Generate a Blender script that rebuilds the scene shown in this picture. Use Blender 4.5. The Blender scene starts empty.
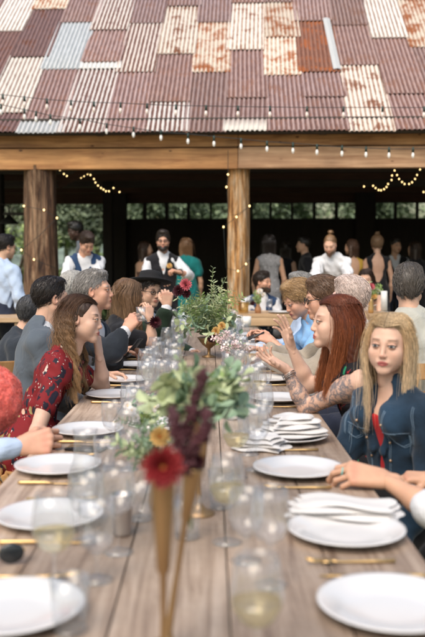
import bpy, bmesh, math, random
import numpy as np
from mathutils import Vector, Matrix
random.seed(7); np.random.seed(7)
S = bpy.context.scene
COL = S.collection
R = math.radians
V = Vector
UP = V((0, 0, 1))

# ---------------------------------------------------------------- camera
FPX = 850.0
CAMZ = 1.43
cd = bpy.data.cameras.new('camera')
cam = bpy.data.objects.new('camera', cd); COL.objects.link(cam)
cam.location = (0, 0, CAMZ)
PITCH = math.atan(57.5 / FPX); YAW = math.atan(2.5 / FPX)
cam.rotation_euler = (math.pi / 2 - PITCH, 0, -YAW)
cd.sensor_fit = 'VERTICAL'; cd.sensor_height = 36; cd.sensor_width = 24
cd.lens = FPX * 36 / 637
cd.clip_end = 900; cd.clip_start = 0.05
cd.dof.use_dof = True; cd.dof.focus_distance = 4.7; cd.dof.aperture_fstop = 2.6
S.camera = cam
CM = cam.rotation_euler.to_matrix()

def ray(px, py):
    return CM @ V(((px - 212.5) / FPX, -(py - 318.5) / FPX, -1))
def at(px, py, Y):
    d = ray(px, py); t = Y / d.y
    return V((d.x * t, Y, CAMZ + d.z * t))
def on(px, py, z=0.75):
    d = ray(px, py); t = (z - CAMZ) / d.z
    return V((d.x * t, d.y * t, z))

# ---------------------------------------------------------------- object helpers
def tag(o, label=None, cat=None, group=None, kind=None):
    if label: o['label'] = label
    if cat: o['category'] = cat
    if group: o['group'] = group
    if kind: o['kind'] = kind
    return o
def empty(name, loc=(0, 0, 0), rz=0, label=None, cat=None, group=None, parent=None):
    o = bpy.data.objects.new(name, None); COL.objects.link(o)
    o.location = loc; o.rotation_euler = (0, 0, rz); o.empty_display_size = .1
    if parent: o.parent = parent
    return tag(o, label, cat, group)
def link(name, me, mats, parent=None, smooth=True):
    for m in (mats if isinstance(mats, (list, tuple)) else [mats]): me.materials.append(m)
    if smooth: me.polygons.foreach_set('use_smooth', [True] * len(me.polygons))
    o = bpy.data.objects.new(name, me); COL.objects.link(o)
    if parent: o.parent = parent
    return o
def kids(o): return [c for c in bpy.data.objects if c.parent == o]
def copy_tree(o, parent=None, _k=None):
    if _k is None:
        _k = {}
        for c in bpy.data.objects:
            if c.parent: _k.setdefault(c.parent.name, []).append(c)
    c = o.copy(); COL.objects.link(c)
    if parent: c.parent = parent
    for ch in _k.get(o.name, []): copy_tree(ch, c, _k)
    return c

class MB:
    """collects shapes into one mesh"""
    def __init__(s): s.v = []; s.f = []; s.m = []; s.uv = None
    def add(s, vs, fs, mi=0):
        b = len(s.v); s.v += [tuple(p) for p in vs]; s.f += [tuple(b + i for i in f) for f in fs]; s.m += [mi] * len(fs); return s
    def box(s, c, sz, rot=None, mi=0, bev=0.0):
        hx, hy, hz = sz[0] / 2, sz[1] / 2, sz[2] / 2
        if bev <= 0:
            vs = [V((x * hx, y * hy, z * hz)) for x in (-1, 1) for y in (-1, 1) for z in (-1, 1)]
            fs = [(0, 1, 3, 2), (4, 6, 7, 5), (0, 4, 5, 1), (2, 3, 7, 6), (0, 2, 6, 4), (1, 5, 7, 3)]
        else:
            bm = bmesh.new(); bmesh.ops.create_cube(bm, size=1)
            for v in bm.verts: v.co = V((v.co.x * sz[0], v.co.y * sz[1], v.co.z * sz[2]))
            bmesh.ops.bevel(bm, geom=bm.edges[:], offset=bev, segments=2, affect='EDGES')
            vs = [v.co.copy() for v in bm.verts]; bm.verts.index_update()
            fs = [tuple(v.index for v in f.verts) for f in bm.faces]; bm.free()
        if rot is not None: vs = [rot @ p for p in vs]
        c = V(c); return s.add([p + c for p in vs], fs, mi)
    def tube(s, pts, rad, n=8, mi=0, cap=True):
        pts = [V(p) for p in pts]; k = len(pts)
        if not isinstance(rad, (list, tuple)): rad = [rad] * k
        vs = []; ref = None
        for i, p in enumerate(pts):
            t = (pts[min(i + 1, k - 1)] - pts[max(i - 1, 0)]).normalized()
            if ref is None: ref = t.orthogonal().normalized()
            ref = (ref - t * ref.dot(t)); ref = ref.normalized() if ref.length > 1e-6 else t.orthogonal().normalized()
            b = t.cross(ref)
            for j in range(n):
                a = 2 * math.pi * j / n
                vs.append(p + (ref * math.cos(a) + b * math.sin(a)) * rad[i])
        fs = [(i * n + j, i * n + (j + 1) % n, (i + 1) * n + (j + 1) % n, (i + 1) * n + j) for i in range(k - 1) for j in range(n)]
        if cap: fs += [tuple(range(n - 1, -1, -1)), tuple((k - 1) * n + j for j in range(n))]
        return s.add(vs, fs, mi)
    def lathe(s, prof, n=24, c=(0, 0, 0), mi=0, rot=None, wob=None):
        vs = []; c = V(c)
        for r, z in prof:
            for j in range(n):
                a = 2 * math.pi * j / n; rr = r * (wob(a, z) if wob else 1)
                p = V((rr * math.cos(a), rr * math.sin(a), z))
                vs.append((rot @ p if rot is not None else p) + c)
        k = len(prof)
        fs = [(i * n + j, i * n + (j + 1) % n, (i + 1) * n + (j + 1) % n, (i + 1) * n + j) for i in range(k - 1) for j in range(n)]
        return s.add(vs, fs, mi)
    def sph(s, c, r, n=10, mi=0, rot=None):
        r = V(r) if hasattr(r, '__len__') else V((r, r, r))
        m = n // 2 + 1; vs = []
        for i in range(m + 1):
            th = math.pi * i / m
            for j in range(n):
                a = 2 * math.pi * j / n
                p = V((r.x * math.sin(th) * math.cos(a), r.y * math.sin(th) * math.sin(a), r.z * math.cos(th)))
                vs.append((rot @ p if rot is not None else p) + V(c))
        fs = [(i * n + j, (i + 1) * n + j, (i + 1) * n + (j + 1) % n, i * n + (j + 1) % n) for i in range(m) for j in range(n)]
        return s.add(vs, fs, mi)
    def leaf(s, c, d, nrm, L, W, mi=0, fold=.15, curl=.15):
        d = V(d).normalized(); nrm = V(nrm); w = d.cross(nrm)
        w = w.normalized() if w.length > 1e-5 else d.orthogonal().normalized(); nn = w.cross(d)
        c = V(c); vs = [c]
        for t, ww in ((.3, .85), (.6, 1.), (.85, .6)):
            base = c + d * L * t - nn * curl * L * t * t
            vs += [base + w * W * .5 * ww + nn * fold * W, base, base - w * W * .5 * ww + nn * fold * W]
        vs.append(c + d * L - nn * curl * L)
        fs = [(0, 2, 1), (0, 3, 2), (1, 2, 5, 4), (2, 3, 6, 5), (4, 5, 8, 7), (5, 6, 9, 8), (7, 8, 10), (8, 9, 10)]
        return s.add(vs, fs, mi)
    def mesh(s, name):
        me = bpy.data.meshes.new(name); me.from_pydata(s.v, [], s.f)
        me.polygons.foreach_set('material_index', s.m); me.update(); return me
    def build(s, name, mats, parent=None, smooth=True):
        return link(name, s.mesh(name), mats, parent, smooth)

# ---------------------------------------------------------------- materials
def newmat(name):
    m = bpy.data.materials.new(name); m.use_nodes = True
    return m, m.node_tree.nodes, m.node_tree.links, m.node_tree.nodes['Principled BSDF']
def c4(c): return (c[0], c[1], c[2], 1)
def ramp(N, pts, interp='LINEAR'):
    r = N.new('ShaderNodeValToRGB'); e = r.color_ramp; e.interpolation = interp
    while len(e.elements) < len(pts): e.elements.new(.5)
    for i, (p, c) in enumerate(pts):
        e.elements[i].position = p; e.elements[i].color = c4(c) if hasattr(c, '__len__') else (c, c, c, 1)
    return r
def coords(N, L, kind='Object', scale=(1, 1, 1)):
    t = N.new('ShaderNodeTexCoord'); m = N.new('ShaderNodeMapping'); m.inputs['Scale'].default_value = scale
    L.new(t.outputs[kind], m.inputs['Vector']); return m.outputs[0]
def noise(N, L, vec, sc, det=4, rough=.55, dist=0):
    n = N.new('ShaderNodeTexNoise'); n.inputs['Scale'].default_value = sc; n.inputs['Detail'].default_value = det
    n.inputs['Roughness'].default_value = rough; n.inputs['Distortion'].default_value = dist
    if vec is not None: L.new(vec, n.inputs['Vector'])
    return n.outputs['Fac']
def mixc(N, L, f, a, b, mode='MIX'):
    m = N.new('ShaderNodeMix'); m.data_type = 'RGBA'; m.blend_type = mode
    for val, idx in ((f, 0), (a, 6), (b, 7)):
        if hasattr(val, 'is_linked') or hasattr(val, 'links'): L.new(val, m.inputs[idx])
        else: m.inputs[idx].default_value = c4(val) if hasattr(val, '__len__') else val
    return m.outputs[2]
def bump(N, L, h, bs, dist=.01, strength=.5):
    b = N.new('ShaderNodeBump'); b.inputs['Distance'].default_value = dist; b.inputs['Strength'].default_value = strength
    L.new(h, b.inputs['Height']); L.new(b.outputs[0], bs.inputs['Normal'])
def simple(name, col, rough=.6, metal=0, var=.15, sc=12, bmp=0, coat=0, spec=None):
    m, N, L, b = newmat(name)
    vec = coords(N, L); n = noise(N, L, vec, sc)
    r = ramp(N, [(.3, [x * (1 - var) for x in col]), (.7, [min(1, x * (1 + var)) for x in col])])
    L.new(n, r.inputs[0]); L.new(r.outputs[0], b.inputs['Base Color'])
    b.inputs['Roughness'].default_value = rough; b.inputs['Metallic'].default_value = metal
    b.inputs['Coat Weight'].default_value = coat
    if spec is not None: b.inputs['Specular IOR Level'].default_value = spec
    if bmp: bump(N, L, noise(N, L, vec, sc * 4, 6), b, bmp)
    return m
def fabric(name, col, var=.12, fine=420, wr=9, wrd=.018, rough=.85):
    m, N, L, b = newmat(name)
    vec = coords(N, L)
    n = noise(N, L, vec, 6, 5); r = ramp(N, [(.3, [x * (1 - var) for x in col]), (.7, [min(1, x * (1 + var)) for x in col])])
    L.new(n, r.inputs[0]); L.new(r.outputs[0], b.inputs['Base Color'])
    b.inputs['Roughness'].default_value = rough; b.inputs['Sheen Weight'].default_value = .15
    b.inputs['Specular IOR Level'].default_value = .2
    w = noise(N, L, vec, wr, 3, .5, .8)
    f = noise(N, L, vec, fine, 1)
    a = N.new('ShaderNodeMath'); a.operation = 'MULTIPLY_ADD'; L.new(f, a.inputs[0]); a.inputs[1].default_value = .04; L.new(w, a.inputs[2])
    bump(N, L, a.outputs[0], b, wrd, .7)
    return m
def wood(name, c1, c2, axis='Y', sc=1.0, rough=.6, knots=0, kcol=(.08, .03, .015), vscale=14, bmp=.003):
    m, N, L, b = newmat(name)
    s = {'X': (1, vscale, vscale), 'Y': (vscale, 1, vscale), 'Z': (vscale, vscale, 1)}[axis]
    vec = coords(N, L, 'Object', [x * sc for x in s])
    n1 = noise(N, L, vec, 1.2, 8, .62, .6)
    vec2 = coords(N, L); n2 = noise(N, L, vec2, 1.7 * sc, 3)
    r = ramp(N, [(.32, c1), (.68, c2)]); L.new(n1, r.inputs[0])
    col = mixc(N, L, .55, r.outputs[0], r.outputs[0])
    r2 = ramp(N, [(.3, .72), (.7, 1.15)]); L.new(n2, r2.inputs[0])
    col = mixc(N, L, 1.0, r.outputs[0], r2.outputs[0], 'MULTIPLY')
    if knots:
        vv = N.new('ShaderNodeTexVoronoi'); ks = {'X': (1.5, .01, 3.2), 'Y': (3, 1.6, .01), 'Z': (3, .01, 1.6)}[axis]
        vk = coords(N, L, 'Object', ks); L.new(vk, vv.inputs['Vector']); vv.inputs['Scale'].default_value = knots
        rk = ramp(N, [(.05, 1), (.11, 0)]); L.new(vv.outputs['Distance'], rk.inputs[0])
        col = mixc(N, L, rk.outputs[0], col, kcol)
    L.new(col, b.inputs['Base Color']); b.inputs['Roughness'].default_value = rough
    bump(N, L, n1, b, bmp, .6)
    return m
def glassmat(name, tint=(.96, .97, .97), refl=(.95, .97, 1), edge=.35, rough=.03, painted_rim=0):
    m, N, L, b = newmat(name); N.remove(b)
    t = N.new('ShaderNodeBsdfTransparent'); g = N.new('ShaderNodeBsdfGlossy'); g.inputs['Roughness'].default_value = rough
    g.inputs['Color'].default_value = c4(refl)
    lw = N.new('ShaderNodeLayerWeight'); lw.inputs['Blend'].default_value = edge
    er = ramp(N, [(.55, 0), (.9, 1)]); L.new(lw.outputs['Facing'], er.inputs[0]); ed = mixc(N, L, er.outputs[0], tint, [x * .55 for x in tint]); L.new(ed, t.inputs['Color'])
    fr = ramp(N, [(0, .05), (.5, .11), (.8, .42), (1, .92)]); L.new(lw.outputs['Facing'], fr.inputs[0])
    mx = N.new('ShaderNodeMixShader'); L.new(fr.outputs[0], mx.inputs[0]); L.new(t.outputs[0], mx.inputs[1]); L.new(g.outputs[0], mx.inputs[2])
    out = mx.outputs[0]
    if painted_rim:  # pale rim painted in for bright sky refracted at the glass edges
        df = N.new('ShaderNodeBsdfTranslucent'); df.inputs['Color'].default_value = (.95, .96, .97, 1); d2 = N.new('ShaderNodeBsdfDiffuse'); d2.inputs['Color'].default_value = (.9, .91, .92, 1)
        md = N.new('ShaderNodeMixShader'); md.inputs[0].default_value = .5; L.new(df.outputs[0], md.inputs[1]); L.new(d2.outputs[0], md.inputs[2])
        rm = ramp(N, [(.4, painted_rim * .15), (.8, painted_rim * .7), (1, min(1, painted_rim * 3.2))]); L.new(lw.outputs['Facing'], rm.inputs[0])
        m3 = N.new('ShaderNodeMixShader'); L.new(rm.outputs[0], m3.inputs[0]); L.new(out, m3.inputs[1]); L.new(md.outputs[0], m3.inputs[2]); out = m3.outputs[0]
    L.new(out, N['Material Output'].inputs['Surface'])
    return m
def emit(name, col, st):
    m, N, L, b = newmat(name); b.inputs['Base Color'].default_value = c4(col)
    b.inputs['Emission Color'].default_value = c4(col); b.inputs['Emission Strength'].default_value = st
    return m
def vcol(name, rough=.5, sss=0, attr='Col', tattoo=False, spec=.4, fine=0):
    m, N, L, b = newmat(name); a = N.new('ShaderNodeAttribute'); a.attribute_name = attr
    vec = coords(N, L); n = noise(N, L, vec, 25, 5); r = ramp(N, [(.3, (.93, .90, .90)), (.7, (1.05, 1.04, 1.04))]); L.new(n, r.inputs[0])
    col = mixc(N, L, 1.0, a.outputs['Color'], r.outputs[0], 'MULTIPLY')
    if tattoo:
        t = N.new('ShaderNodeAttribute'); t.attribute_name = 'tattoo'
        vo = N.new('ShaderNodeTexVoronoi'); vo.feature = 'DISTANCE_TO_EDGE'; vo.inputs['Scale'].default_value = 34
        wv = noise(N, L, vec, 28, 4, .6, 1.4); big = noise(N, L, vec, 13, 3, .6, 1.6)
        av = N.new('ShaderNodeVectorMath'); av.operation = 'MULTIPLY_ADD'; L.new(wv, av.inputs[0]); av.inputs[1].default_value = (.05, .05, .05); L.new(vec, av.inputs[2])
        L.new(av.outputs[0], vo.inputs['Vector'])
        r1 = ramp(N, [(.03, .85), (.20, .10)]); L.new(vo.outputs['Distance'], r1.inputs[0])
        r2 = ramp(N, [(.40, .08), (.50, 1)]); L.new(big, r2.inputs[0])
        r3 = ramp(N, [(.44, 0), (.60, .80)]); L.new(wv, r3.inputs[0])
        mx = N.new('ShaderNodeMath'); mx.operation = 'MAXIMUM'; L.new(r1.outputs[0], mx.inputs[0]); L.new(r3.outputs[0], mx.inputs[1])
        mu = N.new('ShaderNodeMath'); mu.operation = 'MULTIPLY'; L.new(mx.outputs[0], mu.inputs[0]); L.new(r2.outputs[0], mu.inputs[1])
        mu2 = N.new('ShaderNodeMath'); mu2.operation = 'MULTIPLY'; L.new(mu.outputs[0], mu2.inputs[0]); L.new(t.outputs['Fac'], mu2.inputs[1])
        col = mixc(N, L, mu2.outputs[0], col, (.10, .12, .15))
    L.new(col, b.inputs['Base Color'])
    b.inputs['Roughness'].default_value = rough; b.inputs['Specular IOR Level'].default_value = spec
    if sss: b.inputs['Subsurface Weight'].default_value = sss; b.inputs['Subsurface Radius'].default_value = (.01, .004, .002); b.inputs['Subsurface Scale'].default_value = 1
    return m

# ---------------------------------------------------------------- SDF shapes
def npv(p): return np.array(p, dtype=np.float64)
class Cap:      # tapered capsule, optionally flattened along n by q
    def __init__(s, a, b, ra, rb=None, k=.02, n=None, q=1, op='add'):
        s.a = npv(a); s.b = npv(b); s.ra = ra; s.rb = ra if rb is None else rb; s.k = k; s.op = op
        s.n = None if n is None else npv(n) / np.linalg.norm(npv(n)); s.q = q
    def infl(s, d, k=None): return Cap(s.a, s.b, s.ra + d, s.rb + d, s.k if k is None else k, s.n, s.q, s.op)
    def bb(s):
        r = max(s.ra, s.rb); return np.minimum(s.a, s.b) - r, np.maximum(s.a, s.b) + r
    def ev(s, X, Y, Z):
        px, py, pz = X - s.a[0], Y - s.a[1], Z - s.a[2]
        ab = s.b - s.a
        if s.n is not None:
            dn = px * s.n[0] + py * s.n[1] + pz * s.n[2]
            an = ab @ s.n; abx = ab + s.n * an * (1 / s.q - 1)
            f = dn * (1 / s.q - 1)
            px, py, pz = px + f * s.n[0], py + f * s.n[1], pz + f * s.n[2]; ab = abx
        L2 = max(ab @ ab, 1e-12)
        t = np.clip((px * ab[0] + py * ab[1] + pz * ab[2]) / L2, 0, 1)
        d = np.sqrt((px - t * ab[0]) ** 2 + (py - t * ab[1]) ** 2 + (pz - t * ab[2]) ** 2) - (s.ra + (s.rb - s.ra) * t)
        return d * (1 if s.n is None else (1 + s.q) / 2)
class Ell:
    def __init__(s, c, r, rot=None, k=.02, op='add'):
        s.c = npv(c); s.r = npv(r if hasattr(r, '__len__') else (r, r, r)); s.rot = np.eye(3) if rot is None else np.array(rot, dtype=float); s.k = k; s.op = op
    def infl(s, d, k=None): return Ell(s.c, s.r + d, s.rot, s.k if k is None else k, s.op)
    def bb(s):
        e = np.abs(s.rot) @ s.r; return s.c - e, s.c + e
    def ev(s, X, Y, Z):
        p = (X - s.c[0], Y - s.c[1], Z - s.c[2]); q = [p[0] * s.rot[0, i] + p[1] * s.rot[1, i] + p[2] * s.rot[2, i] for i in range(3)]
        k0 = np.sqrt(sum((q[i] / s.r[i]) ** 2 for i in range(3))); k1 = np.sqrt(sum((q[i] / s.r[i] ** 2) ** 2 for i in range(3)))
        return k0 * (k0 - 1) / np.maximum(k1, 1e-9)
class Cut:      # removes what lies on the positive side of every plane (n, c) in a frame
    op = 'cut'
    def __init__(s, o, rot, planes): s.o = npv(o); s.rot = np.array(rot, dtype=float); s.planes = planes
    def ev(s, X, Y, Z):
        p = (X - s.o[0], Y - s.o[1], Z - s.o[2]); q = [p[0] * s.rot[0, i] + p[1] * s.rot[1, i] + p[2] * s.rot[2, i] for i in range(3)]
        w = None
        for pl in s.planes:
            n, c, ax = pl
            g = n[0] * (np.abs(q[0]) if ax else q[0]) + n[1] * q[1] + n[2] * q[2] - c
            w = g if w is None else np.minimum(w, g)
        return w
def xf(prims, M, T):    # rotate M (3x3 np) and move T
    out = []
    for p in prims:
        if isinstance(p, Cap):
            out.append(Cap(M @ p.a + T, M @ p.b + T, p.ra, p.rb, p.k, None if p.n is None else M @ p.n, p.q, p.op))
        elif isinstance(p, Ell): out.append(Ell(M @ p.c + T, p.r, M @ p.rot, p.k, p.op))
        else: out.append(Cut(M @ p.o + T, M @ p.rot, p.planes))
    return out
def sdf_mesh(prims, vox, disp=None):
    adds = [p for p in prims if p.op == 'add']
    lo = np.min([p.bb()[0] for p in adds], 0) - 3 * vox - .006; hi = np.max([p.bb()[1] for p in adds], 0) + 3 * vox + .006
    n = np.ceil((hi - lo) / vox).astype(int) + 1
    ax = [lo[i] + vox * np.arange(n[i]) for i in range(3)]
    D = np.full(n, .3, dtype=np.float32)
    for p in prims:
        if p.op == 'cut':
            X, Y, Z = np.meshgrid(*ax, indexing='ij', sparse=True)
            D = np.maximum(D, p.ev(X, Y, Z).astype(np.float32)); continue
        a, b = p.bb(); m = p.k * 1.5 + 3 * vox
        i0 = np.maximum(np.floor((a - m - lo) / vox).astype(int), 0); i1 = np.minimum(np.ceil((b + m - lo) / vox).astype(int) + 1, n)
        if np.any(i1 <= i0): continue
        sl = tuple(slice(i0[i], i1[i]) for i in range(3))
        X, Y, Z = np.meshgrid(*[ax[i][i0[i]:i1[i]] for i in range(3)], indexing='ij', sparse=True)
        e = p.ev(X, Y, Z).astype(np.float32); d = D[sl]; k = max(p.k, 1e-5)
        if p.op == 'add':
            h = np.clip(.5 + .5 * (d - e) / k, 0, 1); D[sl] = d * (1 - h) + e * h - k * h * (1 - h)
        else:
            h = np.clip(.5 - .5 * (d + e) / k, 0, 1); D[sl] = d * (1 - h) - e * h + k * h * (1 - h)
    if disp is not None:
        X, Y, Z = np.meshgrid(*ax, indexing='ij', sparse=True); D = D + disp(X, Y, Z).astype(np.float32)
    # surface nets
    ins = D < 0
    cs = tuple(x - 1 for x in n)
    cnt = np.zeros(cs, np.int8)
    for dx in (0, 1):
        for dy in (0, 1):
            for dz in (0, 1): cnt += ins[dx:dx + cs[0], dy:dy + cs[1], dz:dz + cs[2]]
    act = (cnt > 0) & (cnt < 8)
    idx = np.full(cs, -1, np.int64); I = np.argwhere(act); idx[act] = np.arange(len(I))
    acc = np.zeros((len(I), 3)); w = np.zeros(len(I))
    corners = [(x, y, z) for x in (0, 1) for y in (0, 1) for z in (0, 1)]
    for c0 in corners:
        for a in range(3):
            if c0[a]: continue
            c1 = list(c0); c1[a] = 1
            d0 = D[I[:, 0] + c0[0], I[:, 1] + c0[1], I[:, 2] + c0[2]]; d1 = D[I[:, 0] + c1[0], I[:, 1] + c1[1], I[:, 2] + c1[2]]
            x = (d0 < 0) != (d1 < 0); t = np.where(x, d0 / np.where(x, d0 - d1, 1), 0)
            p = np.tile(np.array(c0, float), (len(I), 1)); p[:, a] += t
            acc[x] += p[x]; w[x] += 1
    vs = lo + (I + acc / np.maximum(w, 1)[:, None]) * vox
    quads = []
    for a in range(3):
        b, c = (a + 1) % 3, (a + 2) % 3
        sl0 = [slice(None)] * 3; sl1 = [slice(None)] * 3
        sl0[a] = slice(0, n[a] - 1); sl1[a] = slice(1, n[a])
        A = ins[tuple(sl0)]; B = ins[tuple(sl1)]
        E = np.argwhere(A != B); E = E[(E[:, b] > 0) & (E[:, c] > 0) & (E[:, b] < n[b] - 1) & (E[:, c] < n[c] - 1)]
        flip = ~A[E[:, 0], E[:, 1], E[:, 2]]
        def g(ob, oc):
            q = E.copy(); q[:, b] -= ob; q[:, c] -= oc; return idx[q[:, 0], q[:, 1], q[:, 2]]
        Q = np.stack([g(1, 1), g(0, 1), g(0, 0), g(1, 0)], 1)
        Q[flip] = Q[flip][:, ::-1]
        quads.append(Q)
    return vs, np.concatenate(quads)
def relax(vs, q, it=1, f=.5):
    for _ in range(it):
        acc = np.zeros_like(vs); w = np.zeros(len(vs))
        for i in range(4):
            j = (i + 1) % 4
            np.add.at(acc, q[:, i], vs[q[:, j]]); np.add.at(acc, q[:, j], vs[q[:, i]]); np.add.at(w, q[:, i], 1); np.add.at(w, q[:, j], 1)
        vs = vs * (1 - f) + f * acc / np.maximum(w, 1)[:, None]
    return vs
def npmesh(name, chunks):
    """chunks: list of (verts, quads, attrs dict) joined in one mesh"""
    off = 0; VS = []; QS = []
    keys = set().union(*[set(c[2]) for c in chunks])
    at_ = {k: [] for k in keys}
    for vs, q, a in chunks:
        VS.append(vs); QS.append(q + off); off += len(vs)
        for k in keys:
            dflt = np.zeros(len(vs)) if k == 'tattoo' else np.full((len(vs), 3), .5)
            at_[k].append(a.get(k, dflt))
    vs = np.concatenate(VS); q = np.concatenate(QS)
    me = bpy.data.meshes.new(name); me.vertices.add(len(vs)); me.vertices.foreach_set('co', vs.astype(np.float32).ravel())
    me.loops.add(q.size); me.loops.foreach_set('vertex_index', q.astype(np.int32).ravel())
    me.polygons.add(len(q)); me.polygons.foreach_set('loop_start', (np.arange(len(q)) * 4).astype(np.int32))
    me.update(calc_edges=True)
    for k in keys:
        d = np.concatenate(at_[k])
        if k == 'tattoo':
            A = me.attributes.new(k, 'FLOAT', 'POINT'); A.data.foreach_set('value', d.astype(np.float32))
        else:
            A = me.attributes.new(k, 'FLOAT_COLOR', 'POINT'); A.data.foreach_set('color', np.concatenate([d, np.ones((len(d), 1))], 1).astype(np.float32).ravel())
    return me
# ---------------------------------------------------------------- people
def n3(v): v = npv(v); return v / np.linalg.norm(v)
def frame(fwd, up):      # columns: right, forward, up
    f = n3(fwd); r = n3(np.cross(f, up)); u = np.cross(r, f); return np.stack([r, f, u], 1)
def rotv(v, ax, ang):
    return npv(Matrix.Rotation(ang, 3, V(ax)) @ V(v))

def head_prims(male, wide=1.0, nose=1.0):
    j = 1.07 if male else 1.0
    P = [Ell((0, -.014, .03), (.073 * wide, .092, .084), k=.02), Ell((0, .02, -.026), (.063 * wide, .066, .080), k=.03),
         Cap((-.047 * j, .004, -.056), (-.009, .062, -.088), .022, .019, .02), Cap((.047 * j, .004, -.056), (.009, .062, -.088), .022, .019, .02), Ell((-.034, .046, -.048), (.027, .030, .030), k=.02), Ell((.034, .046, -.048), (.027, .030, .030), k=.02),
         Ell((0, .071, -.095), (.019 * j, .014, .014 * j), k=.018),
         Ell((-.041, .056, -.026), (.020, .022, .02), k=.02), Ell((.041, .056, -.026), (.020, .022, .02), k=.02),
         Cap((-.036, .074 if male else .0715, .020), (.036, .074 if male else .0715, .020), .012 if male else .0095, None, .018),
         Ell((-.031, .0975, .001), (.019, .015, .0125), k=.014, op='sub'), Ell((.031, .0975, .001), (.019, .015, .0125), k=.014, op='sub'),
         Cap((0, .081, .012), (0, .0985, -.030), .0062 * nose, (.0098 if male else .0082) * nose, .013), Ell((-.0098, .0925, -.036), .0070 if male else .0060, k=.008), Ell((.0098, .0925, -.036), .0070 if male else .0060, k=.008),
         Ell((0, .0945, -.034), (.008, .009, .007), k=.008),
         Ell((0, .078, -.062), (.026, .014, .018), k=.012)]
    for s in (-1, 1):
        P += [Ell((s * .031, .0785, .0015), (.0142, .0125, .0115), k=.002),
              Cap((s * .045, .080, .0080), (s * .031, .0885, .0112), .0024, .0024, .003), Cap((s * .031, .0885, .0112), (s * .019, .086, .0085), .0024, .0022, .003),     # upper lid
              Cap((s * .017, .0880, -.0610), (0, .0905, -.0585), .0030, .0042, .004), Cap((s * .015, .0870, -.0685), (0, .0898, -.0700), .0036, .0052, .004),
              Ell((s * .0735 * wide, -.006, -.004), (.009, .019, .031), rot=Matrix.Rotation(R(-s * 18), 3, 'Z') @ Matrix.Rotation(R(10), 3, 'X'), k=.006),
              Ell((s * .0800 * wide, .002, -.002), (.005, .010, .018), k=.004, op='sub')]
    P += [Cap((-.017, .0955, -.0645), (.017, .0955, -.0645), .0016, None, .002, op='sub'),
          Cap((0, -.022, -.06), (0, -.034, -.15), .056 if male else .047, .060 if male else .048, .03)]
    return P

def head_colors(L, skin, lips, brow, iris, blush=.20, beard=None):
    """L: vertices in head-local coordinates -> colours"""
    x, y, z = L[:, 0], L[:, 1], L[:, 2]; ax = np.abs(x); n = len(L)
    C = np.tile(npv(skin), (n, 1))
    def put(mask, col):
        m = np.clip(mask, 0, 1)[:, None]; C[:] = C * (1 - m) + npv(col) * m
    sm = lambda d, w: 1 / (1 + np.exp(np.clip(d / w, -30, 30)))
    red = npv(skin) * npv((1.05, .72, .70))
    put(blush * np.exp(-(((ax - .042) / .018) ** 2 + ((z + .03) / .018) ** 2)) * (y > .03), red)
    put(.5 * np.exp(-((x / .012) ** 2 + ((z + .034) / .010) ** 2)) * (y > .09), red)
    put(.3 * np.clip((ax - .066) / .010, 0, 1), red)
    # eyelid crease and socket tone
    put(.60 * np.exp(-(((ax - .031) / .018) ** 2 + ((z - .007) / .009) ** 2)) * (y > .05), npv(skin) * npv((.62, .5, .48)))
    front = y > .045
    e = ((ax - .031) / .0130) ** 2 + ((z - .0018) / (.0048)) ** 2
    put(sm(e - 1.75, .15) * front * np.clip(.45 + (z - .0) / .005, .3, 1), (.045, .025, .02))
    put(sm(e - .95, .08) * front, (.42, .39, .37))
    put(sm(((ax - .031) / .0062) ** 2 + ((z - .0012) / .0060) ** 2 - 1, .1) * front * (e < 1.0), iris)
    put(sm(((ax - .031) / .0028) ** 2 + ((z - .0012) / .0028) ** 2 - 1, .1) * front, (.01, .01, .01))
    zb = .0255 - .12 * np.maximum(0, ax - .036) - .06 * np.maximum(0, .036 - ax)
    put(.85 * sm(np.abs(z - zb) - .0043, .0009) * sm(np.abs(ax - .032) - .0165, .002) * front, brow)
    # lips
    l = (x / .0212) ** 2 + ((z + .0645) / (.0100)) ** 2
    put(sm(l - 1, .12) * (y > .075), lips)
    put(.85 * sm(np.abs(z + .0645) - .0013, .0005) * sm(ax - .021, .002) * (y > .07), npv(lips) * .25)
    put(.7 * sm(((ax - .007) / .0035) ** 2 + ((z + .043) / .002) ** 2 - 1, .2) * (y > .08), npv(skin) * .2)
    if beard is not None:
        st = sm(z + .045 - .35 * np.maximum(0, ax - .03), .006) * (y > -.01) * (l > 1.1)
        put(.55 * st, beard)
    return np.clip(C, 0, 1)

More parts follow.
